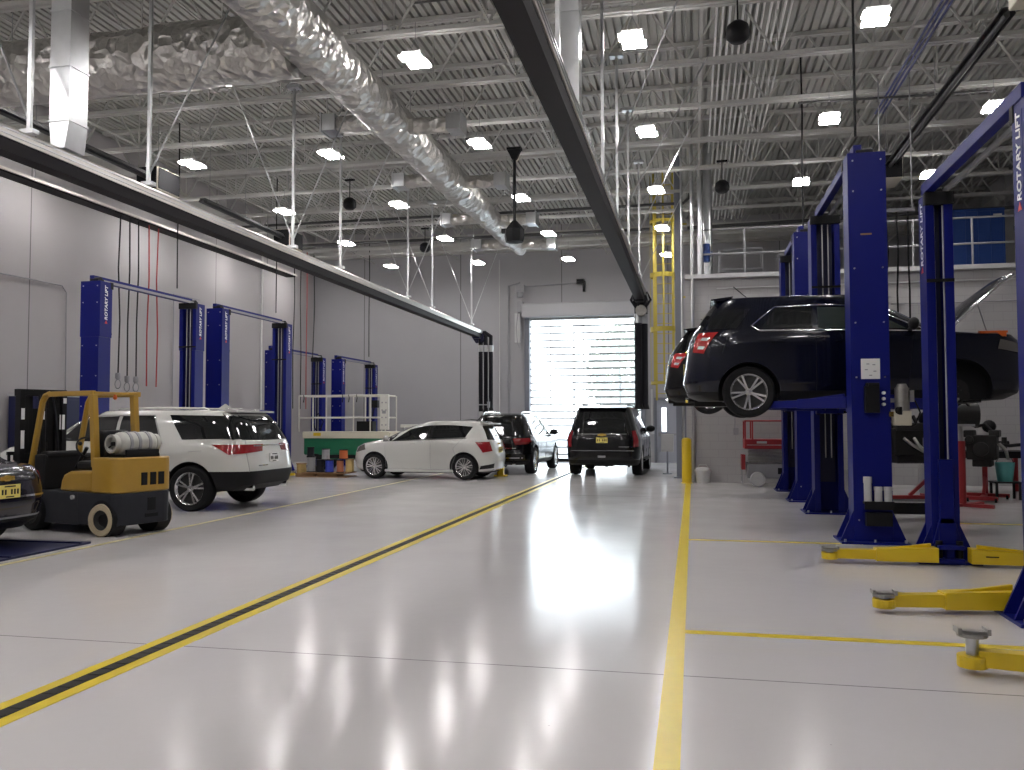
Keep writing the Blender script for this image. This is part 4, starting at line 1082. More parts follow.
b = MB(); b.cyl((1.9, -.55, 1.02), (1.75, -.55, 1.55), .010, n=6); b.build('hood_prop', M['grey'], EQ)
for sg in (-1, 1):
    o = c.side_win(sg, (1.90, .90), (2.24, .84), (2.18, .98), (1.94, 1.03), name='head_light', mat=M['headlight'], nu=8, nv=4, off=.012)
    b = MB(); p = c.side(2.0, 1.04, sg, .0); b.box((p.x-.12, p.y*.93, 1.13), (.34, .08, .03)); b.box((p.x-.02, p.y*.93, 1.09), (.10, .10, .05)); b.build('amber_marker', M['orange'], EQ)
    sy = sg*.72
    b = MB(); b.cyl((1.42, sy, .36), (1.42, sy-sg*.06, .36), .15, n=24); b.cyl((1.42, sy+sg*.02, .36), (1.42, sy, .36), .07, n=16)
    for k in range(5): a = 2*PI*k/5; b.cyl((1.42+.05*math.cos(a), sy+sg*.05, .36+.05*math.sin(a)), (1.42+.05*math.cos(a), sy, .36+.05*math.sin(a)), .008, n=6)
    b.build('brake_rotor', M['engine'], EQ, smooth=40)
    b = MB(); b.cyl((1.42, sy-sg*.12, .40), (1.40, sy-sg*.16, .95), .035, n=10); b.bar((1.42, sy-sg*.08, .22), (1.25, sy-sg*.40, .20), .07, .04); b.bar((1.42, sy-sg*.08, .22), (1.62, sy-sg*.40, .20), .06, .04); b.box((1.42, sy-sg*.10, .34), (.12, .10, .26)); b.bar((1.42, sy-sg*.1, .36), (1.38, sy-sg*.5, .34), .04, .04)
    b.cyl((1.40, sy-sg*.14, .60), (1.40, sy-sg*.14, .88), .07, n=12)
    b.build('suspension', M['engine'], EQ, smooth=40)
E2, _ = equinox((1.60, 17.95, 1.645), 0, M['blackpaint'], 'raised black suv mostly hidden behind the raised midnight blue one', True, False)

# ---- dark sedan at the left edge, only its tail in view
def build_sedan():
    t = thing('parked_sedan', 'dark sedan with a yellow license plate and red tail lamp, only its tail in view', 'car', (-10.20, 8.45, 0), PI)
    c = Car([(.24, -2.25, 2.25, .80), (.34, -2.40, 2.38, .88), (.55, -2.46, 2.44, .92), (.70, -2.44, 2.42, .925), (.85, -2.40, 2.3, .92), (.93, -2.36, 1.9, .90), (.98, -2.28, 1.4, .885), (1.02, -1.95, 1.1, .86), (1.25, -1.45, .65, .74), (1.40, -.95, .25, .66), (1.43, -.8, .1, .64)], xc=-.1, n=4.6, nrear=4.6, crown=.045)
    c.body('body', [M['navypaint'], M['black']], t, (-1.36, 1.44), .335, clad=.36)
    add_wheels(t, (-1.36, 1.44), .79, .335, .22, 5)
    c.rear_win(.66, .54, 1.06, 1.36); c.front_win(.72, .54, 1.06, 1.38)
    for sg in (-1, 1):
        c.side_win(sg, (-1.15, 1.05), (-.12, 1.04), (-.12, 1.34), (-.75, 1.34)); c.side_win(sg, (-.05, 1.04), (.95, 1.02), (.35, 1.32), (-.05, 1.34))
        c.corner_patch(sg, [(.43, .70), (.56, .72), (.60, .90), (.42, .90)], 'tail_light', M['tail_lit'])
        mirror(c, .85, 1.03, M['navypaint'], sg, .11); handles(c, (-.75, .15), .86, M['chrome'], sg)
        seams(c, sg, [[(-.08, .35), (-.08, 1.04)], [(.95, .35), (1.0, 1.02)]])
    plate(c, .70, y=0.0); bowtie(c, .85, .22); rear_strip(c, -.62, .62, .62, .022, 'chrome_strip', M['chrome']); rear_strip(c, .30, .55, .83, .02, 'chrome_badge', M['chrome'])
    rear_strip(c, -.8, .8, .38, .02, 'bumper_seam', M['grey'])
build_sedan()

# ------------------------------------------------------------------ forklift
def build_forklift():
    ang = math.atan2(.286, -.958)
    t = thing('forklift', 'amber and charcoal forklift with a gas tank on its back parked beside the white suv', 'forklift', (-7.86, 10.38, 0), ang)
    # local +x = front (mast). rear end at x=-0.85 ; half width .52
    W = .45
    def rr(x0, x1, w, r, seg=5):
        pts = []
        for cxx, cyy, a0 in ((x0+r, -w+r, PI), (x1-.02, -w+.02, 1.5*PI), (x1-.02, w-.02, 0), (x0+r, w-r, .5*PI)):
            rad = r if cxx == x0+r else .02
            for i in range(seg+1): a = a0+i*PI/2/seg; pts.append((cxx+rad*math.cos(a), cyy+rad*math.sin(a)))
        return pts
    b = MB(); b.prism(rr(-.69, .10, W, .14), 'Z', .14, .56); b.box((.75, 0, .34), (1.4, 2*W-.04, .44)); b.box((1.15, 0, .2), (.5, .8, .16))
    o = b.build('chassis', M['fork_dark'], t, bevel=.012)
    b = MB(); b.prism(rr(-.69, -.20, W+.005, .14), 'Z', .565, 1.03); cw = b.build('counterweight', M['fork_yellow'], t, smooth=30, bevel=.035)
    b = MB()
    for y in (.02, -.12, -.25): b.box((-.692, y, .74), (.012, .095, .17))
    b.build('vent_slot', M['black'], cw, bevel=.004)
    b = MB(); b.box((-.692, -.10, .40), (.012, .12, .17)); b.box((-.692, -.10, .25), (.012, .20, .05)); b.build('tow_slot', M['black'], o)
    b = MB(); b.prism([(-.19, .565), (.50, .565), (.48, .70), (.42, .79), (.30, .835), (-.19, .85)], 'Y', -W+.02, W-.02); hd = b.build('battery_hood', M['fork_yellow'], t, bevel=.03)
    b = MB(); b.cyl((.20, W-.03, .49), (.20, W+.012, .49), .03, n=14); b.build('fuel_cap', M['ltgrey'], t)
    # wheels
    for x, R, wd in ((-.42, .215, .19), (1.05, .25, .2)):
        for s in (-1, 1):
            y = s*(W-.06); b = MB(); b.lathe([(R*.62, -wd/2), (R*.94, -wd/2), (R, -wd*.36), (R, wd*.36), (R*.94, wd/2), (R*.62, wd/2), (R*.62, -wd/2)], axis='Y', n=30)
            o2 = b.build('wheel', M['tan_rubber'] if x < 0 else M['rubber'], t, smooth=40); o2.location = (x, y, R); o2.rotation_euler = (0, 0, 0.16 if x < 0 else 0)
            b = MB(); b.lathe([(.001, -wd*.15), (R*.3, -wd*.2), (R*.35, -wd*.35), (R*.63, -wd*.40), (R*.63, wd*.40), (R*.35, wd*.35), (R*.3, wd*.2), (.001, wd*.15)], axis='Y', n=24); b.build('rim', M['rimdark'], o2, smooth=40)
    b = MB()
    for s in (-1, 1): w_ = MB(); w_.cyl((-.42, s*(W+.002), .23), (-.42, s*(W-.2), .23), .245, n=28); w_.build('wheel_arch', M['black'], t)
    # overhead guard
    g = MB()
    for s in (-1, 1):
        y = s*(W-.10)
        g.bar((-.14, y*(.8 if s < 0 else 1), .90), (-.06, y*(.8 if s < 0 else 1), 1.87), .09, .08)
        g.tube([(1.30, y, .80), (1.16, y, 1.35), (1.05, y, 1.78), (.98, y, 1.87), (.88, y, 1.895)], .042, 8)
        g.bar((-.08, y, 1.89), (.92, y, 1.89), .06, .07)
    for x in (-.06, .18, .42, .66, .90): g.bar((x, -W+.10, 1.895), (x, W-.10, 1.895), .05, .035)
    g.build('overhead_guard', M['fork_yellow'], t, bevel=.008)
    # seat, wheel, levers
    b = MB(); b.box((.22, 0, .90), (.46, .46, .13)); b.box((0, 0, 1.14), (.12, .44, .50), rot=Matrix.Rotation(-.12, 3, 'Y')); b.build('seat', M['black'], t, bevel=.04)
    b = MB(); b.tube([(.55+.10*math.sin(a)*.5, .16*math.cos(a), 1.14+.14*math.sin(a)) for a in np.linspace(0, 2*PI, 17)], .014, 6); b.cyl((.55, 0, 1.14), (.78, 0, .85), .025, n=8); b.ball((.52, .13, 1.2), .03, 8); b.build('steering_wheel', M['black'], t, smooth=50)
    b = MB(); b.box((1.05, 0, .80), (.25, .76, .50)); b.box((1.0, .1, 1.04), (.16, .5, .10)); b.build('dashboard', M['black'], t, bevel=.03)
    b = MB()
    for y in (-.32, -.25, -.18): b.cyl((.70, y, .95), (.62, y, 1.15), .009, n=6); b.ball((.62, y, 1.16), .022, 8)
    b.build('control_levers', M['grey'], t, smooth=50)
    # mast
    m_ = MB()
    for s in (-1, 1):
        for k, (yy, xx) in enumerate(((.32, 1.62), (.24, 1.66), (.16, 1.70))): m_.box((xx, s*yy, 1.03), (.13, .075, 1.88))
    for z in (.25, 1.0, 1.93): m_.box((1.64, 0, z), (.14, .72, .10))
    m_.box((1.66, 0, 1.45), (.04, .42, .5)); m_.cyl((1.60, .0, .2), (1.60, 0, 1.9), .05, n=12)
    ms = m_.build('mast', M['black'], t, bevel=.006)
    for y_, z_, w_, h_ in ((-.30, 1.50, .04, .22), (-.25, 1.50, .022, .22), (-.32, 1.82, .05, .08), (.02, 1.60, .05, .12), (.32, 1.25, .05, .26), (.32, 1.62, .05, .16)): MB().box((1.553, y_, z_), (.006, w_, h_)).build('mast_stripe', M['logo_white'], ms)
    b = MB()
    for s in (-1, 1): b.tube([(1.52, s*.1, 1.90), (1.46, s*.12, 1.6), (1.44, s*.14, 1.2), (1.42, s*.16, .7)], .014, 6)
    b.build('mast_hose', M['hose'], ms, smooth=50)
    b = MB(); b.box((1.74, 0, .45), (.06, .85, .50)); b.box((1.74, 0, 1.05), (.04, .85, .05)); [b.box((1.74, y, .88), (.03, .03, .36)) for y in (-.40, -.2, .05, .25, .40)]; b.build('fork_carriage', M['black'], t)
    for s in (-1, 1):
        b = MB(); b.box((1.80, s*.25, .35), (.05, .11, .60)); b.prism([(1.78, .03), (2.55, .03), (2.60, .045), (1.78, .08)], 'Y', s*.25-.055, s*.25+.055); b.build('fork', M['black'], t)
    # gas tank lying across the counterweight
    tk = MB(); R = .155; prof = []
    L = .22
    for i in range(7): a = PI/2*i/6; prof.append((max(.001, R*math.sin(a)), -L-.08*math.cos(a)))
    prof += [(R, L)]+[(max(.001, R*math.cos(PI/2*i/6)), L+.08*math.sin(PI/2*i/6)) for i in range(1, 7)]
    tk.lathe(prof, (-.45, 0, 1.21), 'Y', 26)
    tank = tk.build('gas_tank', M['propane'], t, smooth=50)
    b = MB()
    for yy in (-.14, .02, .15): b.lathe([(R+.003, yy-.025), (R+.012, yy-.02), (R+.012, yy+.02), (R+.003, yy+.025)], (-.45, 0, 1.21), 'Y', 26)
    b.build('tank_strap', M['grey'], tank, smooth=40)
    b = MB(); b.lathe([(.10, .28), (.125, .29), (.125, .36), (.10, .36), (.10, .28)], (-.45, 0, 1.21), 'Y', 22); b.build('tank_collar', M['propane'], tank, smooth=40)
    b = MB(); b.lathe([(.10, -.28), (.125, -.29), (.125, -.34), (.10, -.34), (.10, -.28)], (-.45, 0, 1.21), 'Y', 22); b.build('tank_collar', M['propane'], tank, smooth=40)
    b = MB(); b.cyl((-.45, .29, 1.21), (-.45, .34, 1.21), .03, n=10); b.tube([(-.45, .32, 1.21), (-.3, .32, 1.12), (-.22, .25, 1.05)], .012, 6); b.build('tank_valve', M['black'], tank)
    b = MB(); b.box((-.45, 0, 1.045), (.34, .55, .05)); b.box((-.27, 0, 1.13), (.05, .6, .22)); b.box((-.62, 0, 1.09), (.04, .5, .08)); b.build('tank_cradle', M['black'], t)
    b = MB(); b.ball((.1, -.1, 1.84), .03, 10); b.cyl((.1, -.1, 1.84), (.1, -.1, 1.89), .02, n=10); b.build('guard_reflection', M['orange'], t, smooth=50)  # no lamp: orange ball modelled in place of reflections on the guard's top bar
    return t
build_forklift()

# ------------------------------------------------------------------ green platform lift and the things in front of it
t = thing('platform_lift', 'green scissor platform lift with a white guard rail and control post', 'scissor lift', (-10.15, 24.3, 0))
b = MB(); b.box((-.0, 0, .76), (2.7, .95, .52)); b.box((0, 0, .44), (2.4, .8, .14)); gb = b.build('chassis', M['green'], t, bevel=.04)
b = MB()
b.box((0, -.44, .46), (2.2, .08, .10))
b.build('chassis_recess', M['black'], gb)
for x in (-.95, .95):
    for s in (-1, 1): b = MB(); b.lathe([(.12, -.1), (.24, -.1), (.27, -.07), (.27, .07), (.24, .1), (.12, .1), (.12, -.1)], axis='Y', n=24); o = b.build('wheel', M['rubber'], t, smooth=40); o.location = (x, s*.42, .27)
b = MB(); b.box((.0, 0, 1.10), (2.75, 1.0, .20)); b.box((.95, 0, 1.10), (.9, .92, .14)); pf = b.build('platform', M['beige'], t, bevel=.01)
b = MB(); b.box((-.9, -.505, 1.12), (.24, .006, .10)); b.build('warning_decal', M['yellow'], pf)
b = MB()
for y in (-.48, .48):
    for z in (1.62, 2.28): b.cyl((-1.5, y, z), (1.22, y, z), .024, n=8)
    for x in (-1.5, -1.05, .25, .78, 1.25): b.cyl((x, y, 1.2), (x, y, 2.28), .022, n=8)
for x in (-1.5, 1.2):
    for z in (1.62, 2.28): b.cyl((x, -.48, z), (x, .48, z), .024, n=8)
b.build('guard_rail', M['platform_white'], t, smooth=50)
b = MB(); b.box((1.22, -.44, 1.78), (.26, .12, 1.05)); cp = b.build('control_post', M['platform_white'], t, bevel=.012)
b = MB(); [b.box((1.22+dx, -.505, 1.40+.22*k), (.04, .006, .04)) for k in range(4) for dx in (-.06, .06)]; b.box((1.22, -.505, 1.78), (.12, .006, .09)); b.build('post_marks', M['grey'], cp)
b = MB(); b.box((.93, -.46, 2.02), (.18, .16, .22)); b.tube([(.9, -.45, 1.95), (.8, -.4, 1.6), (.6, -.3, 1.4), (.45, -.3, 1.25)], .02, 6); b.box((.55, -.2, 1.36), (.5, .3, .3)); b.build('control_unit', M['black'], t)
b = MB(); b.tube([(-1.0, -.4, 1.25), (-1.1, -.4, 1.5), (-.9, -.42, 1.75), (-.75, -.4, 1.5), (-.85, -.4, 1.25)], .018, 6); [b.tube([(x, -.49, 2.3), (x+.03, -.52, 2.2), (x, -.5, 2.08)], .014, 5) for x in (-1.35, -.1, .35, .1)]; b.build('power_cable', M['black'], t, smooth=50)
def spool(x, y, z, r, h, fl, wire, label, axis='Z'):
    t = thing('wire_spool', label, 'spool', (x, y, z), 0, 'wire spools before the green lift')
    for z_ in (0, h-.02): b = MB(); b.lathe([(.001, z_), (r, z_), (r, z_+.02), (.001, z_+.02)], n=20); b.build('flange', fl, t, smooth=30)
    b = MB(); b.lathe([(.3*r, .02), (r*.86, .02), (r*.86, h-.02), (.3*r, h-.02)], n=20)
    for k in range(8): zz = .03+(h-.06)*k/7; b.lathe([(r*.86, zz-.01), (r*.88, zz), (r*.86, zz+.01)], n=20)
    b.build('wound_wire', wire, t, smooth=30)
G0 = 21.75
b = MB()
for x in (-10.05, -9.40): 
    for yy in (21.55, 21.95): b.box((x-.28+.0, yy, .05), (.56, .09, .10))
for k in range(5): b.box((-9.73, 21.45+k*.15, .115), (1.30, .11, .02)); b.box((-9.73, 21.45+k*.15, .01), (1.30, .09, .02))
tag(b.build('pallet', M['cardboard']), 'wooden pallet carrying wire spools in front of the green lift', 'pallet')
spool(-10.55, 21.75, 0, .15, .36, M['cardboard'], M['tanwire'], 'brown board spool on the floor beside the yellow lift arm')
spool(-10.24, 21.7, .126, .13, .42, M['black'], M['grey'], 'black spool of grey wire standing on the pallet, beside the brown one')
spool(-9.94, 21.62, .126, .12, .34, M['black'], M['hose'], 'black spool of black wire standing next to the blue one')
spool(-9.66, 21.6, .126, .13, .34, M['black'], M['spoolblue'], 'spool of bright blue wire on the pallet')
spool(-9.36, 21.62, .126, .11, .34, M['black'], M['copper'], 'dark spool of copper-brown wire between blue and tan spools')
spool(-9.11, 21.68, .126, .13, .36, M['cardboard'], M['tanwire'], 'spool of tan wire at the end of the pallet by the white hatchback')
spool(-9.28, 21.66, .486, .13, .26, M['black'], M['spoolorange'], 'orange-red wire spool stacked on top of the copper and tan ones')
spool(-9.78, 21.62, .466, .12, .30, M['black'], M['grey'], 'dark spool stacked on top of the blue and black ones')
spool(-10.26, 21.7, .546, .11, .26, M['black'], M['hose'], 'black spool stacked topmost above the grey wire spool')

# equipment behind the hatchback along the back wall
t = thing('work_bench', 'white bench loaded with red and white parts behind the white hatchback', 'work bench', (-7.95, 27.2, 0))
MB().box((0, 0, 1.35), (3.1, .7, .10)).build('bench_top', M['platform_white'], t, bevel=.01)
for x in (-1.45, 1.45):
    for y in (-.3, .3): MB().box((x, y, .65), (.07, .07, 1.3)).build('leg', M['grey'], t)
MB().box((0, 0, .55), (2.9, .6, .04)).build('lower_shelf', M['grey'], t)
for i, (x, w_, h_, mm, lb) in enumerate(((-1.2, .45, .32, 'red', 'red carton on the bench end by the green lift'), (-.75, .35, .22, 'ltgrey', 'light grey carton on the bench beside the red one'), (-.35, .4, .28, 'red', 'red carton in the middle of the white bench'))):
    b = MB(); b.box((-7.95+x, 27.15, .57+h_/2), (w_, .45, h_)); b.box((-7.95+x, 27.15, .57+h_+.004), (.06, .45, .006))
    tag(b.build('carton', M[mm], bevel=.01), lb, 'carton', 'cartons on the bench')
b = MB(); b.lathe([(.001, .0), (.55, .0), (.58, .05), (.40, .14), (.001, .18)], (-7.15, 27.2, 1.40), n=24, axis='Z'); tag(b.build('black_cover', M['black'], smooth=40), 'low black dome-shaped cover on the bench above the white hatchback roof', 'cover')
b = MB(); b.cyl((-6.95, 27.3, 1.55), (-6.95, 27.3, 2.30), .02, n=8); b.cyl((-6.60, 27.3, 1.40), (-6.60, 27.3, 2.25), .02, n=8); b.cyl((-6.95, 27.3, 2.05), (-6.60, 27.3, 2.05), .02, n=8); b.box((-6.6, 27.3, 2.05), (.08, .08, .2))
tag(b.build('clamp_stand', M['grey'], smooth=40), 'small grey clamp stand with two upright rods behind the white hatchback', 'stand')
b = MB(); b.box((-7.55, 26.2, 1.02), (1.0, .5, .02)); [b.box((-7.55+dx, 26.2+dy, .51), (.04, .04, 1.0)) for dx in (-.47, .47) for dy in (-.22, .22)]; b.box((-7.55, 26.2, .4), (1.0, .5, .02))
tag(b.build('tool_cart', M['red']), 'red tool cart between the green lift and the white hatchback', 'tool cart')

# yellow marker post base between the cars
b = MB(); b.box((-5.15, 22.72, .16), (.18, .14, .32)); b.box((-5.15, 22.72, .02), (.34, .26, .04))
tag(b.build('floor_stop', M['yellow'], bevel=.015), 'short yellow floor stop beside the wheel of the dark grey suv', 'floor stop')

# ------------------------------------------------------------------ roller door, person door, ladder, column, bollard
t = thing('door_1', 'see-through slatted roller door with bright daylight behind', 'roller door', (0, YB+.12, 0)); t['kind'] = 'structure'
del t['category']
b = MB(); NS = 20; dz = DZ/NS
for k in range(NS+1): b.box(((DX0+DX1)/2, 0, k*dz+.012), (DX1-DX0, .04, .055))
b.build('slat_rail', M['grey'], t)
b = MB()
for x in (DX0+.75, (DX0+DX1)/2-.05, DX1-.75): b.box((x, 0.02, DZ/2), (.022, .02, DZ))
b.build('door_stile', M['grey'], t)
b = MB(); b.box(((DX0+DX1)/2, 0, DZ/2), (DX1-DX0, .008, DZ)); b.build('door_glass', M['clear'], t)
b = MB(); b.box(((DX0+DX1)/2, 0, .06), (DX1-DX0, .06, .12)); b.build('bottom_bar', M['black'], t)
b = MB()
for x in (DX0-.09, DX1+.09): b.box((x, -.20, DZ/2+.25), (.18, .16, DZ+.5))
b.build('guide_rail', M['steelcolumn'], t, bevel=.01)
b = MB(); b.box(((DX0+DX1)/2, -.35, DZ+.30), (DX1-DX0+.5, .50, .52)); b.build('roller_hood', M['grey_mid'], t, bevel=.05)
b = MB(); b.box(((DX0+DX1)/2, -.20, DZ+.0), (DX1-DX0+.2, .12, .08)); b.build('hood_lip', M['ltgrey'], t)
b = MB(); b.box((DX0-.30, -.40, 5.75), (.22, .30, .40)); b.cyl((DX0-.30, -.5, 6.1), (DX0-.30, -.5, 6.3), .12, n=12); b.box((DX0-.3, -.4, 6.45), (.3, .2, .25)); b.tube([(DX0-.4, -.4, 5.6), (DX0-.46, -.42, 5.0), (DX0-.42, -.4, 4.4), (DX0-.34, -.4, 4.2), (DX0-.3, -.4, 4.7), (DX0-.32, -.4, 5.5)], .018, 6)
b.build('door_motor', M['grey'], t, smooth=30)
b = MB(); b.box((DX0-.45, -.22, 5.0), (.22, .08, 1.1)); b.build('chain_guard', M['ltgrey'], t)
t = thing('door_2', 'grey steel exit door with a narrow window', 'door', (0, YB+.05, 0)); t['kind'] = 'structure'; del t['category']
PW = (PX0+PX1)/2
b = MB()
lx0, lx1, lz0, lz1 = PX0+.17, PX0+.33, 1.12, 1.98
for (x0, x1, z0, z1) in ((PX0, lx0, 0, PZ), (lx1, PX1, 0, PZ), (lx0, lx1, 0, lz0), (lx0, lx1, lz1, PZ)): b.box(((x0+x1)/2, 0, (z0+z1)/2), (x1-x0, .05, z1-z0))
M['doorpaint'] = pm('door paint', (0.33, 0.34, 0.39), .45)
b.build('door_leaf', M['doorpaint'], t)
b = MB(); b.box(((lx0+lx1)/2, 0, (lz0+lz1)/2), (lx1-lx0, .01, lz1-lz0)); b.build('door_glass', M['clear'], t)
b = MB(); b.box((PW, -.04, PZ+.04), (PX1-PX0+.2, .14, .09)); b.box((PX0-.05, -.04, PZ/2), (.09, .14, PZ)); b.box((PX1+.05, -.04, PZ/2), (.09, .14, PZ)); b.build('door_frame', M['steelcolumn'], t)
b = MB(); b.box((PW, -.07, 1.02), (.86, .05, .07)); b.box((PX0+.08, -.06, 1.02), (.08, .08, .14)); b.build('panic_bar', M['grey'], t)
b = MB(); b.box((PW+.1, -.06, PZ-.08), (.36, .08, .07)); b.build('door_closer', M['grey'], t)
# exit sign
t = thing('exit_sign', 'red lit EXIT sign above the grey steel door', 'exit sign', (-.78, YB-.02, 2.74))
MB().box((0, 0, 0), (.40, .05, .22)).build('sign_housing', M['white'], t, bevel=.008)
text_mesh('EXIT', .17, 'sign_letters', M['exit'], t, basis((1, 0, 0), (0, 0, 1), (0, -.03, 0)), .004)
# ladder with cage on the side of the block room
t = thing('caged_ladder', 'yellow caged roof ladder rising beside the grey column', 'ladder', (-.8, 25.4, 0))
z0, z1 = 2.62, 8.75
for s in (-1, 1): MB().box((s*.25, .38, (z0+z1)/2-.3), (.06, .03, z1-z0+.4)).build('ladder_rail', M['cagewellow'], t)
b = MB()
for z in np.arange(z0-.3, z1, .30): b.cyl((-.25, .38, z), (.25, .38, z), .013, n=6)
b.build('rung', M['cagewellow'], t)
for i, z in enumerate((2.62, 4.2, 5.8, 7.4)):
    b = MB(); n = 14
    pts = [(-.28, .38)]+[(.40*math.cos(a), .02-.36*math.sin(a)*1.0) for a in np.linspace(PI, 0, n)]+[(.28, .38)]
    for a, c_ in zip(pts[:-1], pts[1:]): b.bar((a[0], a[1], z), (c_[0], c_[1], z), .012, .14 if i in (1, 2) else .09)
    b.build('cage_hoop', M['cagewellow'], t)
for a in (PI, PI*.75, PI/2, PI*.25, 0): MB().box((.395*math.cos(a), .02-.355*math.sin(a), (z0+z1)/2+.05), (.055 if abs(math.cos(a)) < .9 else .012, .012 if abs(math.cos(a)) < .9 else .05, z1-z0)).build('cage_bar', M['cagewellow'], t)
b = MB()
for z in (3.0, 5.2, 7.4): b.box((.45, .38, z), (.45, .04, .05))
b.build('wall_bracket', M['cagewellow'], t)
b = MB(); b.box((-.33, 22.9, 4.3), (.16, .03, 8.6)); b.box((-.33, 22.82, 4.3), (.20, .02, 8.6)); b.box((-.33, 22.98, 4.3), (.20, .02, 8.6)); b.box((-.33, 22.9, .02), (.36, .36, .04))
o = b.build('steel_column', M['steelcolumn']); tag(o, 'slim grey steel column standing behind the yellow bollard', 'column')
t = thing('bollard', 'yellow steel bollard at the corner of the block wall', 'bollard', (-.16, 21.05, 0))
b = MB(); b.lathe([(.001, 0), (.115, 0), (.115, 1.03), (.10, 1.07), (.05, 1.095), (.001, 1.10)], n=24); b.build('post', M['yellow'], t, smooth=40)
b = MB(); b.lathe([(.115, 0), (.135, 0), (.135, .015), (.115, .02)], n=24); b.build('base_collar', M['linepaint'], t, smooth=30)
t = thing('waste_bin', 'small grey waste bin on the floor against the block wall', 'bin', (.22, 21.12, 0))
b = MB(); b.lathe([(.001, 0), (.15, 0), (.19, .30), (.18, .30), (.14, .02), (.001, .02)], n=24); b.build('bin_body', M['ltgrey'], t, smooth=40)
b = MB(); b.lathe([(.20, .29), (.205, .31), (.15, .37), (.001, .39)], n=24); b.tube([(-.15, 0, .33), (-.08, 0, .44), (.08, 0, .44), (.15, 0, .33)], .012, 6); b.build('lid', M['ltgrey'], t, smooth=40)
t = thing('pedestal_sign', 'light grey panel on a thin post in front of the steel door', 'pedestal', (-.72, 24.6, 0))
MB().box((0, 0, .88), (.36, .05, .50)).build('panel', M['ltgrey'], t, bevel=.01); MB().box((0, .0, .33), (.05, .05, .62)).build('post', M['steelcolumn'], t); MB().box((0, 0, .012), (.26, .26, .024)).build('foot', M['steelcolumn'], t)

# pipes at the block corner and other wall conduits
def pipe(pts, r, mat, label, group=None, cat='pipe', name='wall_pipe'):
    b = MB(); b.tube(pts, r, 10); return tag(b.build(name, mat, smooth=50), label, cat, group)
pipe([(.02, 21.3, 0.02), (.02, 21.3, 8.5)], .045, M['steel'], 'vertical silver pipe at the corner of the block wall behind the bollard')
pipe([(-.24, 21.9, 0.05), (-.24, 21.9, 8.5)], .03, M['steel'], 'thin vertical silver pipe between the grey column and the block wall')
pipe([(.22, 21.75, 5.1), (.22, 21.75, 8.5)], .07, M['steel'], 'vertical silver pipe rising from the top of the block wall corner')
pipe([(.42, 22.1, 5.0), (.42, 22.1, 8.7)], .11, M['steel'], 'thicker vertical pipe standing on the mezzanine corner beside the blue valve')
t = thing('pump_valve', 'blue valve hanging from the thick pipe above the block wall corner', 'valve', (.38, 21.9, 5.72))
b = MB(); b.cyl((0, 0, -.2), (0, 0, .25), .085, n=14); b.cyl((-.14, -.02, .0), (.14, -.02, 0), .07, n=12); b.build('valve_body', M['boxblue'], t, smooth=40)
b = MB(); b.tube([(.1, -.08, .15), (.12, -.1, -.3), (.0, -.1, -.6)], .012, 6); b.build('valve_chain', M['steel'], t)
pipe([(1.0, 21.35, 1.3), (1.0, 21.35, 4.3), (1.12, 21.35, 4.45), (4.1, 21.35, 4.5)], .014, M['grey'], 'thin grey conduit running up the block wall behind the raised car roof', name='wall_conduit', cat='conduit')
pipe([(2.1, 21.36, 4.2), (2.25, 21.36, 4.42), (4.6, 21.36, 4.42)], .012, M['grey'], 'short second conduit curving along the block wall by the blue posts', name='wall_conduit', cat='conduit')
pipe([(.6, 21.36, 4.75), (9.0, 21.36, 4.75)], .016, M['ltgrey'], 'long straight conduit just under the top of the block wall', name='wall_conduit', cat='conduit')
pipe([(4.6, 21.36, 4.25), (9.0, 21.36, 4.25)], .014, M['grey'], 'long conduit on the block wall seen behind the open hood', name='wall_conduit', cat='conduit')
b = MB(); b.box((1.02, 21.36, 1.25), (.12, .07, .17)); tag(b.build('outlet_box', M['grey'], bevel=.008), 'small grey electrical box on the block wall under the raised car', 'outlet box')
pipe([(-14.66, 9.0, 4.66), (-14.66, 17.45, 4.75), (-14.66, 17.6, 4.6), (-14.66, 17.65, 1.2)], .016, M['grey'], 'thin grey conduit bending down the side wall behind the forklift', name='wall_conduit', cat='conduit')
pipe([(-14.64, 27.0, .1), (-14.64, 27.0, 8.4)], .03, M['white'], 'white vertical pipe on the side wall behind the blue posts')
pipe([(-14.66, 21.9, 1.0), (-14.66, 21.9, 5.2), (-14.66, 23.2, 5.2)], .014, M['grey'], 'thin conduit on the side wall between the first two blue lifts', name='wall_conduit', cat='conduit')
pipe([(-6.75, 31.12, .1), (-6.75, 31.12, 6.6), (-6.3, 31.1, 6.7)], .03, M['grey'], 'vertical grey conduit on the back wall beside the roller door', name='wall_conduit', cat='conduit')
pipe([(-7.1, 31.12, .1), (-7.1, 31.12, 7.6)], .02, M['ltgrey'], 'thin pale conduit on the back wall further from the roller door', name='wall_conduit', cat='conduit')
pipe([(-6.2, 31.1, 6.55), (-4.05, 31.1, 6.62)], .02, M['grey'], 'thin horizontal conduit above the roller door hood', name='wall_conduit', cat='conduit')
b = MB(); b.box((-4.0, 31.0, 6.66), (.28, .25, .12)); b.box((-3.86, 30.9, 6.45), (.10, .10, .40)); tag(b.build('wall_lamp', M['black'], bevel=.01), 'small black fixture on the back wall above the roller door', 'wall fixture')
b = MB(); b.box((-1.45, 31.1, 1.9), (.06, .1, 1.5)); b.box((-1.42, 31.1, 1.1), (.10, .12, .14)); tag(b.build('wall_raceway', M['ltgrey']), 'short pale raceway with a switch box beside the steel door', 'raceway')

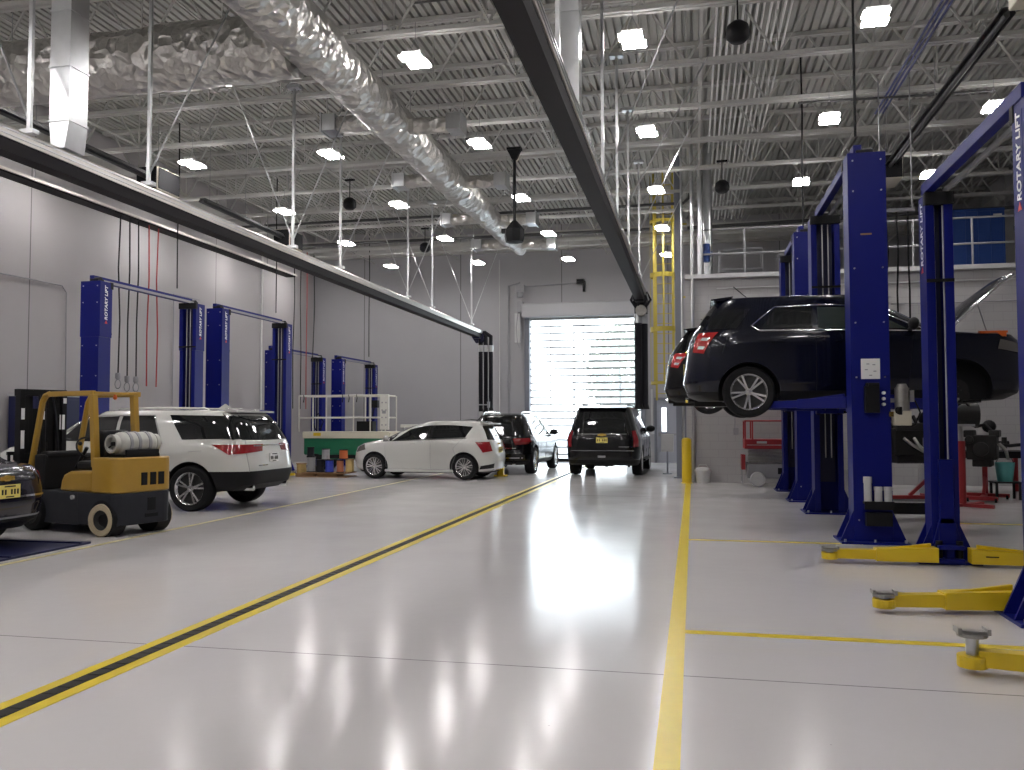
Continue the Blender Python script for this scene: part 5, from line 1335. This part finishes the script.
t = thing('tool_cabinet', 'tall dark blue steel cabinet against the side wall behind the forklift cage', 'cabinet', (-14.25, 16.6, 0))
MB().box((0, 0, 1.035), (.7, 1.5, 2.07)).build('cabinet_body', M['blue_dark'], t, bevel=.01)
MB().box((0, 0, 2.10), (.74, 1.54, .06)).build('cabinet_top', M['ltgrey'], t)
for y in (-.375, .375):
    dr = MB().box((.355, y, 1.08), (.02, .72, 1.85)).build('door', M['blue_dark'], t, bevel=.005); MB().box((.375, y*.2, 1.1), (.02, .03, .18)).build('handle', M['chrome'], dr)

# red scissor lift
t = thing('scissor_lift', 'small red and grey scissor lift parked against the block wall under the raised car', 'scissor lift', (1.95, 20.55, 0))
b = MB(); b.box((0, 0, .36), (1.5, .68, .34)); ch = b.build('chassis', M['grey'], t, bevel=.02)
b = MB(); b.box((.15, -.345, .36), (.45, .008, .14)); b.build('chassis_panel', M['black'], ch)
for x in (-.52, .52):
    for s in (-1, 1): b = MB(); b.lathe([(.001, -.05), (.06, -.06), (.15, -.06), (.17, -.04), (.17, .04), (.15, .06), (.001, .05)], axis='Y', n=24); o = b.build('wheel', M['ltgrey'], t, smooth=40); o.location = (x, s*.34, .17)
b = MB()
for k in range(4):
    z = .56+k*.085
    b.bar((-.70, -.22, z), (.70, -.22, z+.05), .05, .05); b.bar((-.70, .22, z+.05), (.70, .22, z), .05, .05)
b.build('scissor_arms', M['castalu'], t)
b = MB(); b.box((0, 0, .97), (1.6, .72, .22)); pl_ = b.build('platform', M['red'], t, bevel=.01)
b = MB(); b.box((-.42, -.365, 1.01), (.22, .006, .05)); b.box((0, -.365, .95), (1.5, .006, .012)); b.build('platform_decal', M['ltgrey'], pl_)
b = MB()
for y in (-.33, .33):
    b.cyl((-.78, y, 1.50), (.78, y, 1.50), .018, n=8)
    for x in (-.78, -.62, .2, .78): b.cyl((x, y, 1.07), (x, y, 1.50), .018, n=8)
b.cyl((-.78, -.33, 1.5), (-.78, .33, 1.5), .018, n=8)
b.build('guard_rail', M['red'], t, smooth=50)
b = MB(); b.box((-.82, 0, .55), (.08, .50, .34)); b.build('entry_step', M['red'], t); b = MB(); b.box((-.85, -.2, .30), (.02, .02, .5)); b.box((-.85, .2, .30), (.02, .02, .5)); [b.box((-.85, 0, z), (.02, .4, .02)) for z in (.08, .22, .38)]; b.build('ladder', M['grey'], t)

# ------------------------------------------------------------------ engines and stands in the far bay on the right
def engine(name, label, loc, rz, s, stand=True):
    t = thing(name, label, 'engine', loc, rz)
    b = MB(); b.box((0, 0, 1.05*s), (.70*s, .52*s, .48*s)); b.box((0, 0, .78*s), (.55*s, .34*s, .22*s)); 
    for k in (-1, 1): b.box((0, k*.22*s, 1.32*s), (.66*s, .18*s, .14*s), rot=None)
    b.cyl((-.36*s, 0, 1.02*s), (-.46*s, 0, 1.02*s), .14*s, n=18); b.cyl((-.36*s, .2*s, 1.2*s), (-.44*s, .2*s, 1.2*s), .08*s, n=14)
    eb = b.build('engine_block', M['engine'], t, bevel=.02)
    b = MB()
    for k in range(4): b.tube([(-.24*s+k*.16*s, -.2*s, 1.32*s), (-.24*s+k*.16*s, -.05*s, 1.50*s), (-.24*s+k*.16*s, .12*s, 1.46*s)], .032*s, 8)
    b.ball((.28*s, -.1*s, 1.46*s), .13*s, 12); b.build('intake_manifold', M['black'], eb, smooth=50)
    b = MB()
    for k in range(3): b.tube([(-.2*s+k*.18*s, -.28*s, 1.12*s), (-.1*s+k*.1*s, -.40*s, 1.0*s), (.2*s, -.42*s, .82*s)], .028*s, 8)
    b.build('exhaust_manifold', M['castalu'], eb, smooth=50)
    if stand:
        b = MB(); b.box((.40*s, 0, .62*s), (.09, .09, 1.05*s)); b.box((0, .0, .07), (1.1*s, .08, .07)); b.box((.42*s, 0, .07), (.08, .85*s, .07)); b.box((-.5*s, 0, .07), (.08, .55*s, .07)); b.bar((.40*s, 0, .45*s), (.0, 0, .10), .06, .06)
        st = b.build('engine_stand', M['red'], t, bevel=.006)
        for x, y in ((.42, .38), (.42, -.38), (-.5, .24), (-.5, -.24)): b = MB(); b.lathe([(.001, -.02), (.05, -.02), (.05, .02), (.001, .02)], axis='Y', n=14); o = b.build('caster', M['black'], st, smooth=40); o.location = (x*s, y*s, .05)
    return t
engine('engine_on_stand', 'greasy dark engine on a red stand between the tall and narrow blue posts', (3.95, 17.2, 0), .2, 1.05)
engine('engine_on_stand', 'dark engine on a red stand just beyond the narrow blue post', (5.35, 17.6, 0), 1.2, .95)
# subframe table: low black cradle with suspension parts
t = thing('parts_table', 'black low steel table loaded with dismantled dark suspension parts behind the blue posts', 'work table', (5.85, 19.5, 0), .05)
MB().box((0, 0, .80), (1.9, .9, .14)).build('table_top', M['black'], t, bevel=.01)
for x in (-.85, .85):
    for y in (-.38, .38): MB().box((x, y, .37), (.08, .08, .74)).build('leg', M['red'], t)
b = MB(); b.tube([(-.8, -.2, .95), (-.2, -.3, 1.05), (.5, -.25, .98), (.85, 0, 1.0)], .035, 8); b.tube([(-.8, .2, .98), (0, .3, 1.0), (.7, .3, 1.02)], .05, 8); b.cyl((-.5, 0, .88), (-.5, 0, 1.0), .16, n=20); b.box((.1, 0, .95), (.3, .25, .16)); b.cyl((.5, 0, .88), (.5, 0, 1.15), .05, n=12)
b.build('suspension_parts', M['engine'], t, smooth=40)
# covered machine at the edge
t = thing('covered_machine', 'tall dark rounded machine under a cover at the far end of the parts table', 'machine', (7.05, 18.2, 0))
b = MB(); prof = [(.001, 1.42), (.2, 1.40), (.38, 1.28), (.48, 1.08), (.52, .85), (.50, .4), (.54, .0)]; b.lathe(prof, n=28); b.build('cover', M['black'], t, smooth=50)
b = MB(); b.box((-.42, -.22, 1.12), (.22, .03, .05)); b.build('cover_tag', M['ltgrey'], t)
b = MB(); b.box((0, -.5, .06), (1.1, .3, .12)); b.build('foot', M['black'], t, bevel=.02)
t = thing('drip_bucket', 'turquoise plastic bucket hanging before the dark covered machine', 'bucket', (5.82, 17.9, .34))
b = MB(); b.lathe([(.001, 0), (.13, 0), (.17, .36), (.16, .36), (.12, .015), (.001, .015)], n=22); b.build('bucket_body', M['turq'], t, smooth=40); b = MB(); b.tube([(-.165, 0, .33), (-.1, 0, .47), (.1, 0, .47), (.165, 0, .33)], .007, 6); b.build('handle', M['black'], t)
b = MB(); b.box((5.82, 17.9, .325), (.5, .42, .03)); [b.box((5.82+dx, 17.9+dy, .155), (.04, .04, .31)) for dx in (-.2, .2) for dy in (-.16, .16)]; tag(b.build('low_stool', M['black']), 'low black stool under the turquoise bucket', 'stool')
t = thing('drain_pan', 'low black oil drain tray on the floor beside the tall blue post base', 'drain tray', (3.25, 13.9, 0), .05)
MB().box((0, 0, .20), (1.15, .5, .18)).build('tray', M['black'], t, bevel=.02)
for x in (-.5, .5):
    for y in (-.2, .2): b = MB(); b.lathe([(.001, -.02), (.055, -.02), (.055, .02), (.001, .02)], axis='Y', n=14); o = b.build('caster', M['rubber'], t, smooth=40); o.location = (x, y, .055)
b = MB(); b.box((0, -.26, .29), (1.12, .012, .014)); b.build('tray_edge', M['chrome'], t)
t = thing('fluid_jug', 'whitish plastic fluid drum on the floor behind the narrow blue post', 'drum', (4.72, 18.6, 0))
b = MB(); b.lathe([(.001, 0), (.24, 0), (.26, .05), (.26, .55), (.20, .64), (.05, .66), (.05, .70), (.001, .70)], n=24); b.build('drum_body', M['ltgrey'], t, smooth=40); b = MB(); b.lathe([(.055, .69), (.055, .73), (.001, .735)], n=14); b.build('cap', M['black'], t)
t = thing('fluid_jug', 'whitish plastic drum between the tall blue post and the engine on its stand', 'drum', (3.1, 17.5, 0))
b = MB(); b.lathe([(.001, 0), (.22, 0), (.24, .05), (.24, .50), (.18, .58), (.05, .60), (.05, .64), (.001, .64)], n=24); b.build('drum_body', M['ltgrey'], t, smooth=40); b = MB(); b.lathe([(.055, .63), (.055, .67), (.001, .675)], n=14); b.build('cap', M['black'], t)
t = thing('transmission_jack', 'dark transmission on a red jack reaching up under the front of the raised car', 'jack', (4.5, 15.9, 0))
b = MB(); b.cyl((0, 0, .05), (0, 0, 1.15), .06, n=14); b.bar((-.4, -.3, .06), (.4, .3, .06), .07, .06); b.bar((-.4, .3, .06), (.4, -.3, .06), .07, .06); b.build('jack_post', M['red'], t, smooth=40)
b = MB(); b.cyl((0, 0, 1.15), (0, 0, 1.4), .035, n=12); b.box((0, 0, 1.42), (.36, .3, .04)); b.build('jack_head', M['grey'], t)
b = MB(); b.cyl((-.35, 0, 1.60), (.0, 0, 1.60), .10, .17, n=16); b.cyl((0, 0, 1.60), (.25, 0, 1.60), .17, .22, n=16); b.box((-.1, 0, 1.48), (.3, .24, .08)); b.tube([(.1, -.1, 1.75), (.0, -.2, 1.82), (-.2, -.15, 1.7)], .02, 6); b.build('transmission', M['engine'], t, smooth=40)
# mezzanine objects
t = thing('storage_container', 'blue steel container standing on the mezzanine behind the railing', 'container', (7.3, 24.6, 4.95))
b = MB(); b.box((0, 0, 1.05), (1.25, 1.4, 2.0)); bx_ = b.build('container_body', M['boxblue'], t, bevel=.01)
b = MB(); [b.box((x, -.71, 1.05), (.03, .02, 1.9)) for x in (-.6, -.3, 0, .3, .6)]; b.box((0, -.71, 2.0), (1.25, .02, .05)); b.build('container_rib', M['boxblue'], bx_)
b = MB(); b.box((.45, -.72, 1.85), (.2, .012, .08)); b.build('container_label', M['ltgrey'], bx_)
t = thing('control_cabinet', 'small dark cabinet on a post on the mezzanine beside the blue container', 'cabinet', (8.5, 24.3, 4.95))
MB().box((0, 0, 1.25), (.22, .2, .6)).build('cabinet_body', M['black'], t, bevel=.01); MB().box((.2, 0, .85), (.05, .05, 1.7)).build('post', M['grey'], t)
b = MB(); b.bar((-.5, 0, .25), (.2, 0, .75), .06, .06); b.build('brace', M['grey'], t)
for i, (x, h, lb) in enumerate(((1.0, 1.5, 'grey equipment rack on the mezzanine near the pipes'), (2.6, 1.3, 'grey shelving on the mezzanine above the raised car tail'))):
    t = thing('storage_rack', lb, 'rack', (x+.4, 25.2, 4.95), 0, None)
    for dx in (-.6, .6):
        for dy in (-.25, .25): MB().box((dx, dy, h/2), (.05, .05, h)).build('upright', M['grey'], t)
    for z in (.3, h*.6, h-.03): MB().box((0, 0, z), (1.25, .55, .035)).build('shelf', M['grey'], t)

# ------------------------------------------------------------------ overhead heaters, fans, speakers, pipes
def heater(x, y0, y1, z, label, face):
    t = thing('tube_heater', label, 'tube heater', (x, 0, z))
    b = MB(); b.cyl((0, y0, -.04), (0, y1, -.04), .04, n=10); b.build('heater_tube', M['darkpipe'], t, smooth=50)
    b = MB(); b.prism([(-.11, -.03), (-.06, .06), (.06, .06), (.11, -.03), (.10, -.035), (.055, .05), (-.055, .05), (-.10, -.035)], 'Y', y0, y1); b.build('reflector', M['darkpipe'], t)
    b = MB(); b.box((0, y1+.42, -.05), (.50, .80, .50)); bb = b.build('burner_box', M['beige'], t, bevel=.02)
    b = MB(); b.box((.0, y1+.005, -.05), (.46, .012, .46)); b.lathe([(.13, y1-.005), (.15, y1-.01), (.17, y1-.005)], (0, 0, -.05), 'Y', 20); b.box((.256, y1+.42, -.05), (.014, .74, .44)); b.build('intake_grille', M['rubber'], bb)
    b = MB(); [b.cyl((0, y, .05), (0, y, 2.1), .008, n=6) for y in (y0+.3, (y0+y1)/2, y1+.4)]; b.build('hanger_rod', M['grey'], t)
heater(-11.2, 8.4, 15.7, 6.69, 'black tube heater with a beige burner box over the forklift', 1)
heater(-11.2, 17.8, 21.7, 6.69, 'black tube heater with a beige burner box over the second blue lift', 1)
heater(4.0, 11.8, 18.4, 6.75, 'black tube heater with a beige burner box over the raised car', 1)
heater(4.0, 6.5, 10.2, 6.7, 'tube heater with beige burner box partly cut off at the upper corner', 1)
def ball_speaker(x, y, label):
    t = thing('hanging_speaker', label, 'speaker', (x, y, 7.0), 0, 'round black speakers under the roof')
    b = MB(); b.lathe([(.001, -.13), (.10, -.13), (.16, -.07), (.17, .0), (.15, .10), (.08, .16), (.001, .17)], n=20); b.build('speaker_body', M['black'], t, smooth=50)
    b = MB(); b.cyl((0, 0, .16), (0, 0, .66), .012, n=6); b.box((0, 0, .62), (.25, .06, .04)); b.build('drop_rod', M['black'], t)
ball_speaker(.68, 12.25, 'round black hanging speaker near the pale conduit bundle, largest of its kind in view')
ball_speaker(.73, 20.4, 'round black hanging speaker above the corner of the block wall')
ball_speaker(-8.45, 20.0, 'round black hanging speaker between two posts of the long exhaust rail')
ball_speaker(-8.26, 25.6, 'small round black hanging speaker close to the back wall')
t = thing('drop_pole_unit', 'black unit on a black drop pole beside the end of the foil duct', 'ceiling unit', (-3.85, 18.4, 5.75))
b = MB(); b.cyl((0, 0, .2), (0, 0, 1.85), .035, n=10); b.build('drop_pole', M['black'], t, smooth=50)
b = MB(); b.box((0, 0, 1.84), (.32, .2, .05)); b.prism([(-.16, 1.82), (.16, 1.82), (.05, 1.6), (-.05, 1.6)], 'Y', -.04, .04); b.build('top_mount', M['black'], t)
b = MB(); b.lathe([(.001, -.28), (.20, -.26), (.23, -.12), (.22, .02), (.14, .12), (.05, .22), (.001, .22)], n=8); b.box((-.24, 0, 0), (.10, .1, .1)); b.build('unit_body', M['black'], t, smooth=30)
# conduit bundle under the deck
for i in range(12):
    x = .46+i*.11
    b = MB(); b.cyl((x, 5, 8.35+.05*(i % 2)), (x, 29.5, 8.35+.05*(i % 2)), .022, n=6)
    tag(b.build('roof_conduit', M['white'], smooth=50), 'pale conduit in the parallel bundle running along the roof right of the lane line'.replace('right of', 'past'), 'conduit', 'pale conduits in the roof bundle')
for i in range(3):
    x = 3.55+i*.07
    b = MB(); b.cyl((x, 5, 7.50), (x, 17.5, 7.50), .02, n=6)
    tag(b.build('blue_conduit', M['blueconduit'], smooth=50), 'dark blue conduit in the triple run under the roof beside the black tube heater', 'conduit', 'dark blue conduits')
pipe([(-14.4, 27.2, 7.42), (9.0, 27.2, 7.42)], .075, M['joist'], 'white main pipe running across under the joists near the back wall', name='roof_pipe')
pipe([(-14.4, 25.7, 7.28), (-1.2, 25.7, 7.28)], .045, M['darkpipe'], 'dark sprinkler pipe crossing under the joists over the parked cars', name='sprinkler_pipe')
pipe([(-14.4, 23.6, 7.48), (-.2, 23.6, 7.48), (-.05, 23.6, 7.62), (-.05, 23.6, 7.8), (9, 23.6, 7.8)], .04, M['darkpipe'], 'dark sprinkler pipe crossing with a small step by the yellow ladder', name='sprinkler_pipe')
pipe([(-.1, 25.0, 7.1), (9.19, 25.0, 7.25)], .05, M['darkpipe'], 'dark pipe crossing above the mezzanine', name='sprinkler_pipe')
pipe([(-4.5, 13.3, 8.5), (-.8, 13.3, 8.5), (2.5, 13.3, 8.5)], .02, M['darkpipe'], 'thin dark pipe crossing the roof above the foil duct junction', name='sprinkler_pipe')
pipe([(2.0, 16.6, 7.5), (5.4, 16.6, 7.45)], .022, M['darkpipe'], 'thin dark pipe crossing above the tall blue post', name='sprinkler_pipe')

# ------------------------------------------------------------------ outside the roller door
o = MB().box((-4, 66, -.12), (90, 69, .2)).build('ground_outside', M['asphalt']); o['kind'] = 'structure'
def tree(x, y, h, r, label):
    t = thing('broadleaf_tree', label, 'tree', (x, y, 0))
    b = MB(); b.cyl((0, 0, 0), (0, 0, h*.45), .22, .12, n=10)
    for a in range(5): b.cyl((0, 0, h*.35), (r*.6*math.cos(a*1.25), r*.6*math.sin(a*1.25), h*.7), .09, .03, n=6)
    b.build('trunk', M['bark'], t, smooth=50)
    b = MB(); rnd = random.Random(int(x*10))
    for k in range(1400):
        th = rnd.uniform(0, 2*PI); ph = math.acos(rnd.uniform(-1, 1)); rr_ = r*(rnd.uniform(.35, 1.0)**.5)
        c_ = Vector((rr_*math.sin(ph)*math.cos(th), rr_*math.sin(ph)*math.sin(th), h*.62+rr_*1.1*math.cos(ph)*h/(2.4*r)*.8))
        s_ = rnd.uniform(.14, .32); R = Matrix.Rotation(rnd.uniform(0, 6), 3, Vector((rnd.random(), rnd.random(), rnd.random())).normalized())
        q = [c_+R @ Vector(v)*s_ for v in ((-1, 0, 0), (0, -.5, .1), (1, 0, 0), (0, .5, .1))]
        b.add(q, [(0, 1, 2), (0, 2, 3)])
    b.build('foliage', M['foliage'], t)
tree(-3.2, 44, 6.5, 2.3, 'leafy green tree outside the roller door on the ladder side')
tree(-3.8, 54, 8.0, 2.8, 'taller pale green tree further outside the roller door')
t = thing('distant_sign', 'faint reddish brick pillar outside the roller door', 'pillar', (-9.7, 50, 0))
MB().box((0, 0, 1.4), (.5, .5, 2.8)).build('pillar_shaft', M['brickred'], t); MB().box((0, 0, 2.9), (.65, .65, .2)).build('pillar_cap', M['ltgrey'], t)
t = thing('street_light', 'thin grey pole outside the roller door', 'pole', (-6.6, 48, 0)); b = MB(); b.cyl((0, 0, 0), (0, 0, 7), .07, .05, n=8); b.build('pole', M['grey'], t); MB().box((.3, 0, 7), (.7, .2, .08)).build('lamp_head', M['grey'], t)

# ------------------------------------------------------------------ world and render look
w = bpy.data.worlds.new('overcast'); SC.world = w; w.use_nodes = True
nt = w.node_tree; nt.nodes.clear()
out = nt.nodes.new('ShaderNodeOutputWorld'); bg = nt.nodes.new('ShaderNodeBackground')
tc = nt.nodes.new('ShaderNodeTexCoord'); sp = nt.nodes.new('ShaderNodeSeparateXYZ'); cr = nt.nodes.new('ShaderNodeValToRGB')
nt.links.new(tc.outputs['Generated'], sp.inputs[0]); nt.links.new(sp.outputs[2], cr.inputs[0])
cr.color_ramp.elements[0].position = 0.0; cr.color_ramp.elements[0].color = (.92, .96, 1.0, 1)
cr.color_ramp.elements[1].position = .6; cr.color_ramp.elements[1].color = (.80, .90, 1.0, 1)
nt.links.new(cr.outputs[0], bg.inputs[0]); bg.inputs[1].default_value = 9.0
nt.links.new(bg.outputs[0], out.inputs[0])
vs_ = SC.view_settings; vs_.view_transform = 'Standard'; vs_.look = 'None'; vs_.exposure = 0.40; vs_.gamma = 1.0; vs_.use_curve_mapping = False
SC.cycles.use_denoising = True
SC.cycles.max_bounces = 6; SC.cycles.diffuse_bounces = 4; SC.cycles.glossy_bounces = 4; SC.cycles.transparent_max_bounces = 12
SC.cycles.sample_clamp_indirect = 8.0; SC.cycles.caustics_reflective = False
